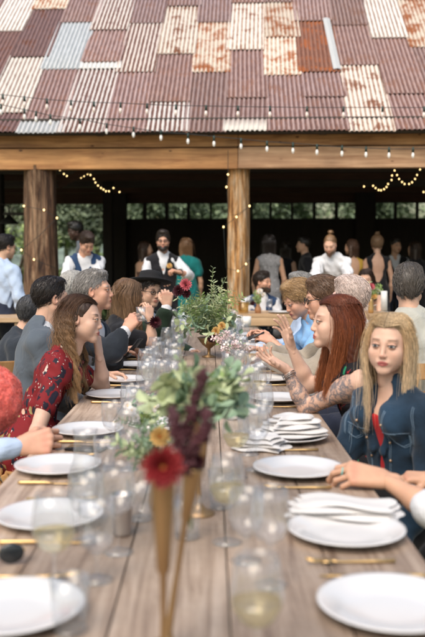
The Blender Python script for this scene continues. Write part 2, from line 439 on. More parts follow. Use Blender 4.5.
def hand_prims(curl=(25, 30, 20), spread=1.0, thumb=20, curls=None, size=1.0):
    """right hand, wrist at origin, fingers +X, thumb +Y, back of hand +Z"""
    P = []; ys = [.030, .010, -.011, -.030]; xs = [.086, .091, .086, .077]; s = size
    for y, x in zip(ys, xs): P.append(Cap((.005, y * .55, 0), (x, y, 0), .0150, .0118, .014))
    P.append(Cap((-.03, 0, 0), (.01, 0, 0), .024, .022, .015, n=(0, 0, 1), q=.75))
    P.append(Ell((.035, .018, -.010), (.028, .016, .013), k=.012))
    L = [(.042, .025, .021), (.046, .029, .022), (.043, .027, .021), (.033, .020, .019)]; rr = [.0090, .0093, .0087, .0077]
    for i in range(4):
        c = curls[i] if curls else curl
        a = 0; p = npv((xs[i], ys[i], 0)); sp = R([6, 1, -4, -10][i] * spread)
        for j in range(3):
            a += R(c[j]); d = npv((math.cos(a) * math.cos(sp), math.cos(a) * math.sin(sp), -math.sin(a)))
            q = p + d * L[i][j]
            P.append(Cap(p, q, rr[i] * (1 - .09 * j), rr[i] * (1 - .09 * (j + 1)), .0035 if j or 1 else .01)); p = q
    p = npv((.022, .024, -.008)); th = R(thumb); d = n3((.72, .62, -.25 - .6 * math.sin(th)))
    for j, l in enumerate((.040, .032, .026)):
        q = p + d * l; P.append(Cap(p, q, .0135 - .0020 * j, .0115 - .0018 * j, .006 if j else .012)); p = q
        d = n3(d + npv((.15, -.45 * math.sin(th) - .12, -.35 * math.sin(th))))
    return [Cap(c.a * s, c.b * s, c.ra * s, c.rb * s, c.k, c.n, c.q) if isinstance(c, Cap) else Ell(c.c * s, c.r * s, c.rot, c.k) for c in P]

def ik(S0, W, l1, l2, hint):
    d = W - S0; L = np.linalg.norm(d)
    if L > (l1 + l2) * .985: W = S0 + d / L * (l1 + l2) * .985; L = (l1 + l2) * .985
    a = (l1 * l1 - l2 * l2 + L * L) / (2 * L); h = math.sqrt(max(l1 * l1 - a * a, 0)); u = d / L
    hp = npv(hint) - u * (npv(hint) @ u); hp = hp / max(np.linalg.norm(hp), 1e-6)
    return S0 + u * a + hp * h, W

MAT = {}
def skinmat(tattoo=False):
    k = 'skin_t' if tattoo else 'skin'
    if k not in MAT: MAT[k] = vcol(k, .50, .14 if not tattoo else 0, tattoo=tattoo, spec=.35)
    return MAT[k]
def hairmat():
    if 'hair' not in MAT:
        m, N, L, b = newmat('hair'); a = N.new('ShaderNodeAttribute'); a.attribute_name = 'Col'
        vec = coords(N, L, 'Object', (1, 1, .12)); n = noise(N, L, vec, 260, 2); r = ramp(N, [(.3, .6), (.7, 1.3)]); L.new(n, r.inputs[0])
        L.new(mixc(N, L, 1., a.outputs['Color'], r.outputs[0], 'MULTIPLY'), b.inputs['Base Color'])
        b.inputs['Roughness'].default_value = .36; b.inputs['Specular IOR Level'].default_value = .45
        bump(N, L, n, b, .004, .6); MAT['hair'] = m
    return MAT['hair']

def strand_mesh(paths, radii, cols):
    """paths: (N,T,3) -> quads tubes with 3 sides"""
    N_, T = paths.shape[:2]; n = 3
    t = np.gradient(paths, axis=1); t /= np.maximum(np.linalg.norm(t, axis=2, keepdims=True), 1e-9)
    ref = np.tile(npv((.31, .52, .79)), (N_, T, 1)); u = np.cross(t, ref); u /= np.maximum(np.linalg.norm(u, axis=2, keepdims=True), 1e-9); w = np.cross(t, u)
    prof = np.sin(np.linspace(.25, math.pi * .97, T)) ** .5
    r = radii[:, None, None] * prof[None, :, None]
    vs = np.stack([paths + (u * math.cos(2 * math.pi * j / n) + w * math.sin(2 * math.pi * j / n)) * r for j in range(n)], 2).reshape(-1, 3)
    i = np.arange(N_)[:, None, None] * T * n; k = np.arange(T - 1)[None, :, None] * n; j = np.arange(n)[None, None, :]; j2 = (j + 1) % n
    q = np.stack([i + k + j, i + k + j2, i + k + n + j2, i + k + n + j], 3).reshape(-1, 4)
    c = np.repeat(cols[:, None, :], T * n, 1).reshape(-1, 3)
    return vs, q, {'Col': c}
def cat(ctrl, T):   # catmull-rom through ctrl (N,K,3)
    K = ctrl.shape[1]; P = np.concatenate([2 * ctrl[:, :1] - ctrl[:, 1:2], ctrl, 2 * ctrl[:, -1:] - ctrl[:, -2:-1]], 1)
    ts = np.linspace(0, K - 1 - 1e-6, T); out = []
    for t in ts:
        i = int(t); f = t - i; a, b, c, d = P[:, i], P[:, i + 1], P[:, i + 2], P[:, i + 3]
        out.append(.5 * ((2 * b) + (-a + c) * f + (2 * a - 5 * b + 4 * c - d) * f * f + (-a + 3 * b - 3 * c + d) * f ** 3))
    return np.stack(out, 1)

HC = npv((0, -.015, .032)); HR = npv((.0745, .094, .087))
def hcol(base, n, rng, var=.28):
    f = 1 + var * (rng.random((n, 1)) * 2 - 1); c = npv(base)[None, :] * f
    hl = rng.random((n, 1)) < .22
    return np.where(hl, np.minimum(c * 1.3, 1), c)

def make_hair(style, col, Rh, T0, s, vox, strands, rng, opt):
    ch = []; loc = lambda P: P * s @ Rh.T + T0
    big = opt.get('vol', 0.0)
    if style in ('short', 'balding', 'bun', 'afro'):
        g = .0035 + big
        P = [Ell((0, -.024, .038), (.0755 + g, .0965 + g, .0905 + g), k=.01)]
        if style == 'short': P += [Ell((0, .030, .102 + g), (.054, .052, .022 + big), k=.03)]
        if style == 'afro': P = [Ell((0, -.02, .045), (.095, .11, .1), k=.01)]
        if style == 'bun': P += [Ell((-.004, -.062, .152), (.028, .026, .023), k=.004), Cap((0, -.05, .11), (0, -.062, .14), .013, .012, .01), Cap((0,-.06,.165),(.02,-.07,.182),.006,.003,.004), Cap((0,-.06,.165),(-.022,-.06,.178),.006,.003,.004)]
        hl = opt.get('line', .016)
        P += [Cut((0, 0, 0), np.eye(3), [((0, .62, -.78), hl, False)]),
              Ell((0, .118, .012), (.060, .06, .064), k=.012, op='sub')]
        if style == 'balding': P += [Ell((0, .02, .105), (.058, .085, .05), k=.015, op='sub')]
        ax_ = .0014
        vs, q = sdf_mesh(P, vox * .8, lambda X, Y, Z: ax_ * (np.sin(X * 160 + 3 * np.sin(Y * 60)) * np.sin(Y * 110 + Z * 60 + 1.3) + .6 * np.sin(X * 330 + Z * 120) * np.cos(Y * 270)))
        if style == 'balding' or not len(vs): pass
        ch.append((loc(vs), q, {'Col': np.tile(npv(col) * .8, (len(vs), 1))}))
        if strands and len(vs):
            n = strands; idx = rng.integers(0, len(vs), n); root = vs[idx]; nrm = n3r((root - HC) / (HR ** 2))
            sweep = npv(opt.get('sweep', (.25, -.6, -.75))); side = np.sign(root[:, :1] + .02) * npv((1, 0, 0))
            d = sweep * npv((0, 1, 1)) + side * sweep[0] + .28 * (rng.random((n, 3)) - .5); d -= nrm * np.sum(d * nrm, 1, keepdims=True) * .85; d = n3r(d)
            Ls = (.018 + .022 * rng.random((n, 1))) * opt.get('slen', 1)
            ctrl = np.stack([root - nrm * .004, root + d * Ls * .5 + nrm * (.003 + big * .3), root + d * Ls + nrm * .001 * rng.random((n, 1))], 1)
            pth = cat(ctrl, 6); vs2, q2, a2 = strand_mesh(pth, .0008 + .0007 * rng.random(n), hcol(col, n, rng))
            ch.append((loc(vs2), q2, a2))
    else:       # long
        zl = opt.get('len', .33); wave = opt.get('wave', 0.0); part = opt.get('part', .012); fmin = R(opt.get('fmin', 62)); flare = opt.get('flare', .02)
        # base volume
        up_ = n3(Rh.T @ npv((0, 0, 1)))
        dn = -up_; bk = npv((0, -1, 0))
        P = [Ell((0, -.020, .034), (.0795, .0965, .0895), k=.02)]
        bl = zl * opt.get('base', .86)
        for sx in (-1, 0, 1):
            a = npv((sx * .052, -.045 if sx else -.065, -.02)); e = a + dn * bl * (.9 if sx else 1) + npv((sx * .02, -.012, 0))
            P.append(Cap(a, e, .045, .028, .03))
        P += [Cut((0, 0, 0), np.eye(3), [((0, .93, -.36), .024, False)]), Ell((0, .104, -.022), (.060, .088, .088), k=.014, op='sub')]
        vs, q = sdf_mesh(P, vox, lambda X, Y, Z: .0018 * np.sin(X * 190 + 5 * np.sin(Z * 25)) * np.sin(Y * 170 + 4 * np.sin(Z * 22)))
        ch.append((loc(vs), q, {'Col': np.tile(npv(opt.get('root', col)) * .75, (len(vs), 1))}))
        n = strands
        if n:
            nl = opt.get('locks', max(18, n // 14))
            # locks: strands follow a shared lock
            lk = rng.integers(0, nl, n)
            side = np.where(np.arange(nl) % 2 == 0, 1., -1.)
            phi = fmin + (math.pi - fmin) * rng.random(nl) ** .85
            ph = phi[lk] + R(9) * rng.standard_normal(n); ph = np.clip(ph, fmin - R(4), math.pi + R(12)); sd = side[lk]
            fr = 1 - (ph - fmin) / (math.pi - fmin)          # 1 at the front
            y0 = .072 - .157 * (1 - fr) + .012 * rng.standard_normal(n)
            g = .005 + .008 * rng.random(n)
            def sk(x, y, gg):
                yy = np.clip((y - HC[1]) / (HR[1] + gg), -.98, .98); xx = np.clip(x / (HR[0] + gg), -.95, .95)
                z = HC[2] + (HR[2] + gg) * np.sqrt(np.maximum(1 - yy ** 2 - xx ** 2, .0)); return np.stack([x + 0 * z, y + 0 * z, z], 1)
            p0 = sk(part + .0008 * sd, np.minimum(y0, .0715), g * .35)
            def ring(rx, ry, z, phx): return np.stack([sd * rx * np.sin(phx), HC[1] + ry * np.cos(phx), z + 0 * rx], 1)
            el = HC[2] + .044
            ph1 = ph * .84
            p1 = ring(HR[0] * .86 + g * 1.1, HR[1] * .90 + g, np.full(n, el), ph1)
            p2 = ring(HR[0] + g * 1.35 + .004, HR[1] + g * 1.1, np.full(n, .012), ph)
            p3 = ring(HR[0] + g + .006 + .3 * flare, HR[1] * .92 + g, np.full(n, -.07), ph)
            zz = (-zl + .07 * rng.random(n) - .05 * opt.get('frontlen', 0) * fr)
            phw = phi[lk] + R(2.2) * rng.standard_normal(n) if opt.get('curl') else ph
            if opt.get('curl'): zz = (-zl + .09 * rng.random(nl)[lk]) - .012 * rng.random(n)
            out = ring(np.full(n, HR[0] + flare), np.full(n, HR[1] * .9 + flare * .6), 0 * zz, phw)
            mid = out * npv((1, 1, 0)) * .96; 
            p4 = np.concatenate([mid[:, :2], np.full((n, 1), 0)], 1) + npv((0, 0, -.07)) + dn * (-(zz + .07) * .5)[:, None]
            p5 = np.concatenate([out[:, :2], np.full((n, 1), 0)], 1) + npv((0, 0, -.07)) + dn * (-(zz + .07))[:, None]
            sh = npv(opt.get('shift', (0, 0, 0)))
            p4 = p4 + sh * .45; p5 = p5 + sh
            nr = opt.get('near')
            if nr:
                w_ = ((sd == nr[0]) & (fr > nr[3])).astype(float)[:, None]
                p3 = p3 + w_ * npv((nr[0] * .012, .010, 0)); p4 = p4 + w_ * npv((nr[0] * nr[2] * .7, nr[1] * .7, 0)); p5 = p5 + w_ * npv((nr[0] * nr[2], nr[1], -nr[4]))
            md = (p0 * .5 + p1 * .5) - HC; md = HC + md / np.sqrt(np.sum((md / (HR + g[:, None])) ** 2, 1, keepdims=True))
            pth = cat(np.stack([p0, md, p1, p2, p3, p4, p5], 1), 28)
            tt = np.linspace(0, 1, 28)[None, :]; amp = wave * np.clip((tt - .38) / .3, 0, 1)
            pf = rng.random(nl)[lk] * 6.28; fq = opt.get('freq', 15) * (1 + .2 * rng.random(nl)[lk])
            a = fq[:, None] * tt + pf[:, None]
            pth = pth + np.stack([np.cos(a) * amp, np.sin(a) * amp, 0 * a], 2) + ((.0012 if opt.get('curl') else .0020) + .010 * (rng.random((n, 1, 1)) < .04)) * rng.standard_normal((n, 1, 3)) * tt[:, :, None] * 2
            vs2, q2, a2 = strand_mesh(pth, (.0004 + .0006 * rng.random(n)) * opt.get('thick', 1) * (1 if n > 3000 else 2.2), hcol(col, n, rng, .15) * (.85 + .42 * rng.random(nl) ** 1.5)[lk][:, None])
            rt_ = opt.get('root')
            if rt_ is not None:
                f = np.repeat(np.tile(np.clip(1 - tt[0] / .38, 0, 1) ** 1.2, n), 3)[:, None] * .85; a2['Col'] = a2['Col'] * (1 - f) + npv(rt_) * f
            tip = opt.get('tip')
            if tip is not None:
                f = np.repeat(np.tile(np.clip((tt[0] - .45) / .5, 0, 1), n), 3)[:, None] * .75; a2['Col'] = a2['Col'] * (1 - f) + npv(tip) * f * (a2['Col'].mean(1, keepdims=True) / npv(col).mean())
            ch.append((loc(vs2), q2, a2))
    return ch
def n3r(a): return a / np.maximum(np.linalg.norm(a, axis=1, keepdims=True), 1e-9)

LV = {0: dict(body=.007, head=.0022, hand=.0026, cl=.007, hair=.004), 1: dict(body=.010, head=.0032, hand=.0034, cl=.010, hair=.006), 2: dict(body=.016, head=.0055, hand=.006, cl=.014, hair=.009)}
PEOPLE = {}
def person(key, label, head, dir, look, pose='sit', lvl=1, male=True, sc=1.0, lean=0, twist=0, side=0, pitch=0, roll=0, skin=(.62, .40, .30), lips=None, iris=(.08, .06, .04),
           hair=('short', (.05, .03, .02), {}), brow=None, arms=None, layers=(), strands=None, beard=None, glasses=None, tattoo=None, group=None, eyes=True, neckfwd=.03, bust=None, headscale=1.0, shw=1.0):
    rng = np.random.default_rng(abs(hash(key)) % 1000 if False else sum(map(ord, key)))
    s = sc; lv = LV[lvl]
    f = npv((math.cos(R(dir)), math.sin(R(dir)), 0)); r = npv((f[1], -f[0], 0)); u0 = npv((0, 0, 1))
    u = n3(u0 * math.cos(R(lean)) + f * math.sin(R(lean)) + r * math.sin(R(side))); 
    fb = n3(np.cross(u, r))
    tw = R(twist); rs = r * math.cos(tw) + np.cross(u, r) * math.sin(tw); fs = n3(np.cross(u, rs))
    if fs @ f < 0: fs = -fs
    zp = (.94 if male else .90) * s if pose == 'stand' else .54 * s
    P0 = npv((0, 0, zp)); N = P0 + u * (.50 if male else .47) * s
    lk = npv((math.cos(R(look)) * math.cos(R(pitch)), math.sin(R(look)) * math.cos(R(pitch)), math.sin(R(pitch))))
    hu = n3(u0 + .35 * (u - u0)); Rh = frame(lk, hu)
    if roll: M = np.array(Matrix.Rotation(R(roll), 3, V(lk))); Rh = M @ Rh
    hs = s * headscale
    Hc = N + u * .086 * s + fs * neckfwd * s + Rh[:, 2] * .11 * hs + Rh[:, 1] * .02 * hs
    T = npv(head) - Hc; 
    P0 = P0 + T; N = N + T; Hc = Hc + T
    # --- skeleton
    sw = (.172 if male else .150) * s * shw
    C = N - u * .060 * s; SH = {1: C + rs * sw, -1: C - rs * sw}
    waist = P0 + u * .17 * s; chest = P0 + u * .36 * s
    l1, l2 = (.285 if male else .265) * s, (.255 if male else .235) * s
    A = {}
    arms = arms or {}
    for sd in (1, -1):
        a = arms.get('R' if sd > 0 else 'L', None)
        if a is None: a = dict(w='down')
        w = a['w']
        if isinstance(w, str):
            if w == 'down': W = SH[sd] + u0 * -.50 * s + rs * sd * .06 * s + f * .06 * s
            elif w == 'lap': W = P0 + f * .34 * s + rs * sd * .10 * s + u0 * .06 * s
            elif w == 'table': W = SH[sd] + f * .38 * s - u0 * .22 * s - rs * sd * .06 * s
            elif w == 'front': W = SH[sd] + f * .30 * s - u0 * .20 * s - rs * sd * .14 * s
        else: W = npv(w)
        if 'e' in a: E = npv(a['e'])
        else: E, W = ik(SH[sd], W, l1, l2, npv(a.get('hint', -u0 * .8 + rs * sd * .6 - f * .3)))
        hd = n3(a.get('hd', W - E)); hn = npv(a.get('hn', rs * sd * .6 + u0 * .6))
        A[sd] = (SH[sd], E, W, hd, hn, a)
    au, af = (.050, .032) if male else (.041, .026)
    def arm(sd, g=0, upto=1.0, k=.02):
        S0, E, W = A[sd][:3]; o = [Cap(S0, E, (au + .006) * s + g, au * .82 * s + g, k)]
        if upto <= .5: e = S0 + (E - S0) * upto * 2; return [Cap(S0, e, (au + .006) * s + g, au * .9 * s + g * 1.3, k)]
        t = (upto - .5) * 2; e = E + (W - E) * t
        m_ = E + (W - E) * min(.35, t)
        return o + [Cap(E, m_, au * .82 * s + g, au * .86 * s + g, k), Cap(m_, e, au * .86 * s + g, (au * .86 + (af * .8 - au * .86) * t) * s + g, k)]
    if male: TR = [(P0 - u * .04 * s, waist, .160, .150, .70), (waist, chest, .150, .178, .64), (chest, N - u * .09 * s, .178, .150, .60)]
    else: TR = [(P0 - u * .04 * s, waist, .165, .122, .72), (waist, chest, .122, .148, .66), (chest, N - u * .09 * s, .148, .122, .58)]
    def torso(g=0, k=.04, lo=0):
        o = []
        for i, (a, b, ra, rb, q) in enumerate(TR):
            if i < lo: continue
            nn = f if i == 0 else fs
            o.append(Cap(a, b, ra * s - .02 * s + g, rb * s - .02 * s + g, k, nn, q))
        o += [Cap(C + rs * sw * .94, C - rs * sw * .94, .050 * s + g, None, .05), Cap(N + u * .02 * s, C + rs * sw * .72, .040 * s + g, .046 * s + g, .04), Cap(N + u * .02 * s, C - rs * sw * .72, .040 * s + g, .046 * s + g, .04)]
        if not male or bust:
            b_ = bust or .046
            for sd in (1, -1): o.append(Ell(chest + u * .03 * s + rs * sd * .070 * s + fs * .072 * s, (b_ * s + g,) * 3, k=.04))
        if male: o += [Ell(chest + u * .02 * s + fs * .03 * s, (.13 * s + g, .13 * s + g, .11 * s + g), k=.05)] if False else []
        return o
    hipw = .088 * s; LG = []
    for sd in (1, -1):
        hp = P0 + r * sd * hipw - u0 * .02 * s
        if pose == 'stand': kn = npv((hp[0], hp[1], .50 * s)) + r * sd * .02 + f * .03; an = npv((kn[0], kn[1], .09)) - f * .05
        else: kn = hp + f * .43 * s + r * sd * .04 * s - u0 * .01; an = npv((kn[0], kn[1], .09)) - f * .02
        LG.append((hp, kn, an))
    def legs(g=0, k=.03):
        o = []
        for hp, kn, an in LG: o += [Cap(hp, kn, .086 * s + g, .056 * s + g, k), Cap(kn, an, .056 * s + g, .036 * s + g, k)]
        return o
    def feet(g=0):
        return [c for hp, kn, an in LG for c in (Cap(an - u0 * .03 - f * .03, an - u0 * .045 + f * .13, .04 + g, .032 + g, .02),)]
    neck = [Cap(N - u * .03 * s, Hc - Rh[:, 2] * .05 * hs - Rh[:, 1] * .022 * hs, (.058 if male else .048) * s, (.055 if male else .046) * s, .03)]
    # --- body
    P = torso() + neck + legs(-.004) + feet()
    for sd in (1, -1): P += arm(sd)
    vs, q = sdf_mesh(P, lv['body']); vs = relax(vs, q, 1)
    ca = {'Col': np.tile(npv(skin), (len(vs), 1))}
    if tattoo is not None:
        S0, E, W = A[tattoo][:3]
        def segd(p, a, b):
            ab = b - a; t = np.clip(((p - a) @ ab) / (ab @ ab), 0, 1); return np.linalg.norm(p - a - t[:, None] * ab, axis=1), t
        d1, t1 = segd(vs, S0, E); d2, t2 = segd(vs, E, W)
        ca['tattoo'] = np.clip(((d1 < .075) & (t1 > .02) | (d2 < .06) & (t2 < .93)).astype(float), 0, 1)
    CH = [(vs, q, ca)]
    br = brow if brow is not None else tuple(c * .8 for c in hair[1])
    hv, hq = sdf_mesh(head_prims(male), lv['head']); hv = relax(hv, hq, 2 if lvl == 0 else 1, .5)
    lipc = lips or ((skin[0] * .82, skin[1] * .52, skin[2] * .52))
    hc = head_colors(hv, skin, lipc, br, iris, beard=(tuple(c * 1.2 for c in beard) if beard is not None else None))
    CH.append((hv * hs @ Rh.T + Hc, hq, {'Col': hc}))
    for sd in (1, -1):
        S0, E, W, hd, hn, a = A[sd]
        if a.get('nohand'): continue
        hp_ = hand_prims(a.get('curl', (22, 28, 18)), a.get('spread', 1), a.get('thumb', 20), a.get('curls'), s * (.98 if male else .88) * a.get('size', 1))
        v2, q2 = sdf_mesh(hp_, lv['hand'])
        if sd < 0: v2 = v2 * npv((1, -1, 1)); q2 = q2[:, ::-1]
        X = n3(hd); Z = n3(hn - X * (hn @ X)); Y = np.cross(Z, X)
        M = np.stack([X, Y, Z], 1); w2 = v2 @ M.T + W
        kn = np.exp(-((v2[:, 0] - .088) / .012) ** 2) * (v2[:, 2] > 0) * .35
        c2 = npv(skin)[None] * (1 - kn[:, None] * npv((0, .35, .3)))
        CH.append((w2, q2, {'Col': c2}))
    body = link('person', npmesh('person', CH), [skinmat(tattoo is not None)])
    cat_ = 'person'
    tag(body, label, cat_, group)
    PEOPLE[key] = dict(obj=body, P0=P0, N=N, H=Hc, Rh=Rh, f=f, r=r, A=A, C=C, u=u, s=s)
    if eyes and lvl < 2:
        mb = MB(); tl = lambda p: V(Rh @ (npv(p) * hs) + Hc)
        for sx in (-1, 1): mb.tube([tl((sx * a_, b_, c_)) for a_, b_, c_ in ((.0455, .0805, .0040), (.039, .0875, .0072), (.031, .0905, .0082), (.023, .0885, .0064), (.018, .0855, .0030))], [.0006, .0013, .0013, .0011, .0005], 5)
        mb.build('eyelashes', MAT.setdefault('lash', simple('dark_lashes', (.025, .015, .012), .7)), body)
    # --- clothing
    CF = np.stack([rs, fs, u], 1)
    for Ly in layers:
        nm, mat, g = Ly['n'], Ly['m'], Ly.get('g', .012) * s; Q = []
        pr = Ly['p']
        if 'torso' in pr: Q += torso(g)
        if 'upper' in pr: Q += torso(g, lo=1)
        for sd, nmn in ((1, 'R'), (-1, 'L')):
            if 'arms' in pr: Q += arm(sd, g, Ly.get('upto', .97))
        if 'collar' in pr: Q += [Cap(N - u * .02 * s, N + u * .035 * s + fs * .008, .064 * s + g * .4, .060 * s + g * .2, .015)]
        if 'legs' in pr: Q += [Cap(P0 - u * .02 * s, P0 + u * .06 * s, .15 * s + g, .145 * s + g, .04, f, .72)] + legs(g)
        if 'skirt' in pr:
            if pose == 'stand': Q += [Cap(P0, npv((P0[0], P0[1], .48)), .15 * s + g, .2 * s + g, .04, f, .8), Cap(P0 + u * .1, P0, .12 * s + g, .16 * s + g, .04, f, .75)]
            else: Q += legs(g + .015, .09) 
        if Ly.get('sub_arms'):   # armholes
            for sd in (1, -1):
                S0, E = A[sd][:2]; Q.append(Cap(S0 + rs * sd * .030 * s, E, .058 * s, .058 * s, .008, op='sub'))
        if 'v' in Ly:            # V opening: half width slope, lowest point above the pelvis, start
            zb, sl = Ly['v']; o = P0 + u * zb * s; ln = math.hypot(1, sl)
            Q.append(Cut(o, CF, [((-1 / ln, 0, sl / ln), 0, True), ((0, 1, 0), .0, False)]))
        if 'scoop' in Ly: Q.append(Ell(N + fs * .06 * s - u * Ly['scoop'] * .3, (.066 * s, .085 * s, .075 * s + Ly['scoop']), rot=CF, k=.01, op='sub'))
        if 'strapless' in Ly: Q.append(Cut(N - u * Ly['strapless'] * s, CF, [((0, 0, 1), 0, False)]))
        if 'backcut' in Ly: Q.append(Ell(N - fs * .09 * s - u * .10 * s, (.085 * s, .09 * s, Ly['backcut'] * s), rot=CF, k=.01, op='sub'))
        if Ly.get('lapel'):
            lw = Ly['lapel']
            for sd in (1, -1):
                a_ = N + rs * sd * .055 * s + u * .012 * s - fs * .01 * s; b_ = N + rs * sd * .058 * s + fs * .062 * s - u * .055 * s; c_ = P0 + u * (.30 if male else .27) * s + fs * .105 * s + rs * sd * .03 * s
                Q += [Cap(N - fs * .055 * s + u * .020 * s, a_, .020 * s, .020 * s, .012), Cap(a_, b_, .020 * s, lw * s, .010, fs, .5), Cap(b_, c_, lw * s, .012 * s, .008, fs, .45)]
        wa = Ly.get('wr', .004)
        ph = rng.random(3) * 6
        def dsp(X, Y, Z): return wa * (np.sin(Z * 46 + 3.1 * np.sin(X * 15 + Y * 11 + ph[0])) * np.sin(X * 23 + Y * 31 + ph[1]) + .7 * np.sin(X * 55 + Z * 38 + 2 * np.sin(Y * 20 + ph[2])) + 0.8 * (1 - 2.2 * np.abs(np.sin(Z * 15 + X * 13 - Y * 10 + 2.2 * np.sin(X * 14 + Y * 10 + ph[1])))) * np.sin(Z * 9 + X * 8 + ph[0]))
        v3, q3 = sdf_mesh(Q, lv['cl'], dsp); v3 = relax(v3, q3, 1, .4)
        link(nm, npmesh(nm, [(v3, q3, {})]), [mat], body)
    for sd in (1, -1):
        cf = A[sd][5].get('cuff')
        if cf:
            S0, E, W, hd = A[sd][:4]; mb = MB(); d = n3(W - E)
            mb.tube([W - d * .035 * s, W - d * .002 * s], [.039 * s, .037 * s], 16); mb.build('cuff', cf, body)
    # tie
    for Ly in layers:
        if Ly.get('tie'):
            mb = MB(); pts = []
            for t in (0, .08, .25, .5, .8, 1): pts.append(V(N - u * (.045 + .30 * t) * s + fs * (.062 + .055 * min(1, t * 2.5)) * s))
            vs_ = []; ws = (.010, .018, .015, .022, .030, .020); n_ = len(pts)
            for p, w in zip(pts, ws): vs_ += [p + V(rs) * w * s, p - V(rs) * w * s, p - V(rs) * w * .6 * s + V(fs) * .010, p + V(rs) * w * .6 * s + V(fs) * .010]
            fs_ = [(i * 4 + j, i * 4 + (j + 1) % 4, i * 4 + 4 + (j + 1) % 4, i * 4 + 4 + j) for i in range(n_ - 1) for j in range(4)]
            mb.add(vs_, fs_); mb.build('tie', Ly['tie'], body)
    # --- hair, beard, glasses
    st, hcx, opt = hair
    if st != 'none':
        nst = strands if strands is not None else {0: 9000, 1: 1600, 2: 260}[lvl]
        hc_ = make_hair(st, hcx, Rh, Hc, hs, lv['hair'], nst, rng, opt)
        link('hair', npmesh('hair', [c for c in hc_ if len(c[0])]), [hairmat()], body)
    if beard is not None:
        Bp = [Ell((0, .028, -.062), (.066, .066, .064), k=.02), Ell((0, .074, -.1), (.033, .03, .03), k=.02), Cap((-.022, .092, -.052), (.022, .092, -.052), .0085, None, .01),
              Cut((0, 0, 0), np.eye(3), [((.25, .25, 1), -.032, True)]), Ell((0, .085, -.03), (.042, .06, .026), k=.01, op='sub'), Ell((0, .1, -.0655), (.017, .02, .0065), k=.004, op='sub'),
              Cut((0, -.012, 0), np.eye(3), [((0, -1, 0), 0, False)])]
        bv, bq = sdf_mesh(Bp, lv['head'] * 1.2, lambda X, Y, Z: .0015 * np.sin(X * 400) * np.sin(Z * 350 + Y * 200))
        link('beard', npmesh('beard', [(bv * hs @ Rh.T + Hc, bq, {'Col': np.tile(npv(beard), (len(bv), 1))})]), [hairmat()], body)
    if glasses is not None:
        mb = MB(); tf = lambda p: V(Rh @ (npv(p) * hs) + Hc)
        for sx in (-1, 1):
            pts = [tf((sx * .033 + .021 * math.cos(a), .097 - .004 * abs(math.cos(a)), .001 + .017 * math.sin(a))) for a in [2 * math.pi * i / 16 for i in range(17)]]
            mb.tube(pts, .0019 * (1.4 if lvl else 1), 5); mb.tube([tf((sx * .054, .094, .004)), tf((sx * .073, .07, .006)), tf((sx * .078, .0, .006))], .0018 * (1.4 if lvl else 1), 5)
        mb.tube([tf((-.012, .1, .004)), tf((0, .104, .006)), tf((.012, .1, .004))], .002, 5)
        mb.build('eyeglasses', glasses, body)
    return body
# ---------------------------------------------------------------- barn
YB = 11.3
BR = R(2.5)
BM = Matrix.Translation((0, YB, 0)) @ Matrix.Rotation(-BR, 4, 'Z')
BI = BM.inverted()
SL = math.atan(.795)
ZE = at(212, 131.5, YB).z
def roofuv(px, py):     # pixel -> (u along the eave, s up the slope)
    d = ray(px, py); o = BI @ V((0, 0, CAMZ)); dl = BI.to_3x3() @ d
    n = V((0, -math.sin(SL), math.cos(SL))); p0 = V((0, 0, ZE))
    t = (p0 - o).dot(n) / dl.dot(n); p = o + dl * t
    return p.x, (p.y) / math.cos(SL)
def bl(px, py, v):      # pixel -> barn local point at local depth v
    d = ray(px, py); o = BI @ V((0, 0, CAMZ)); dl = BI.to_3x3() @ d; t = (v - o.y) / dl.y; return o + dl * t

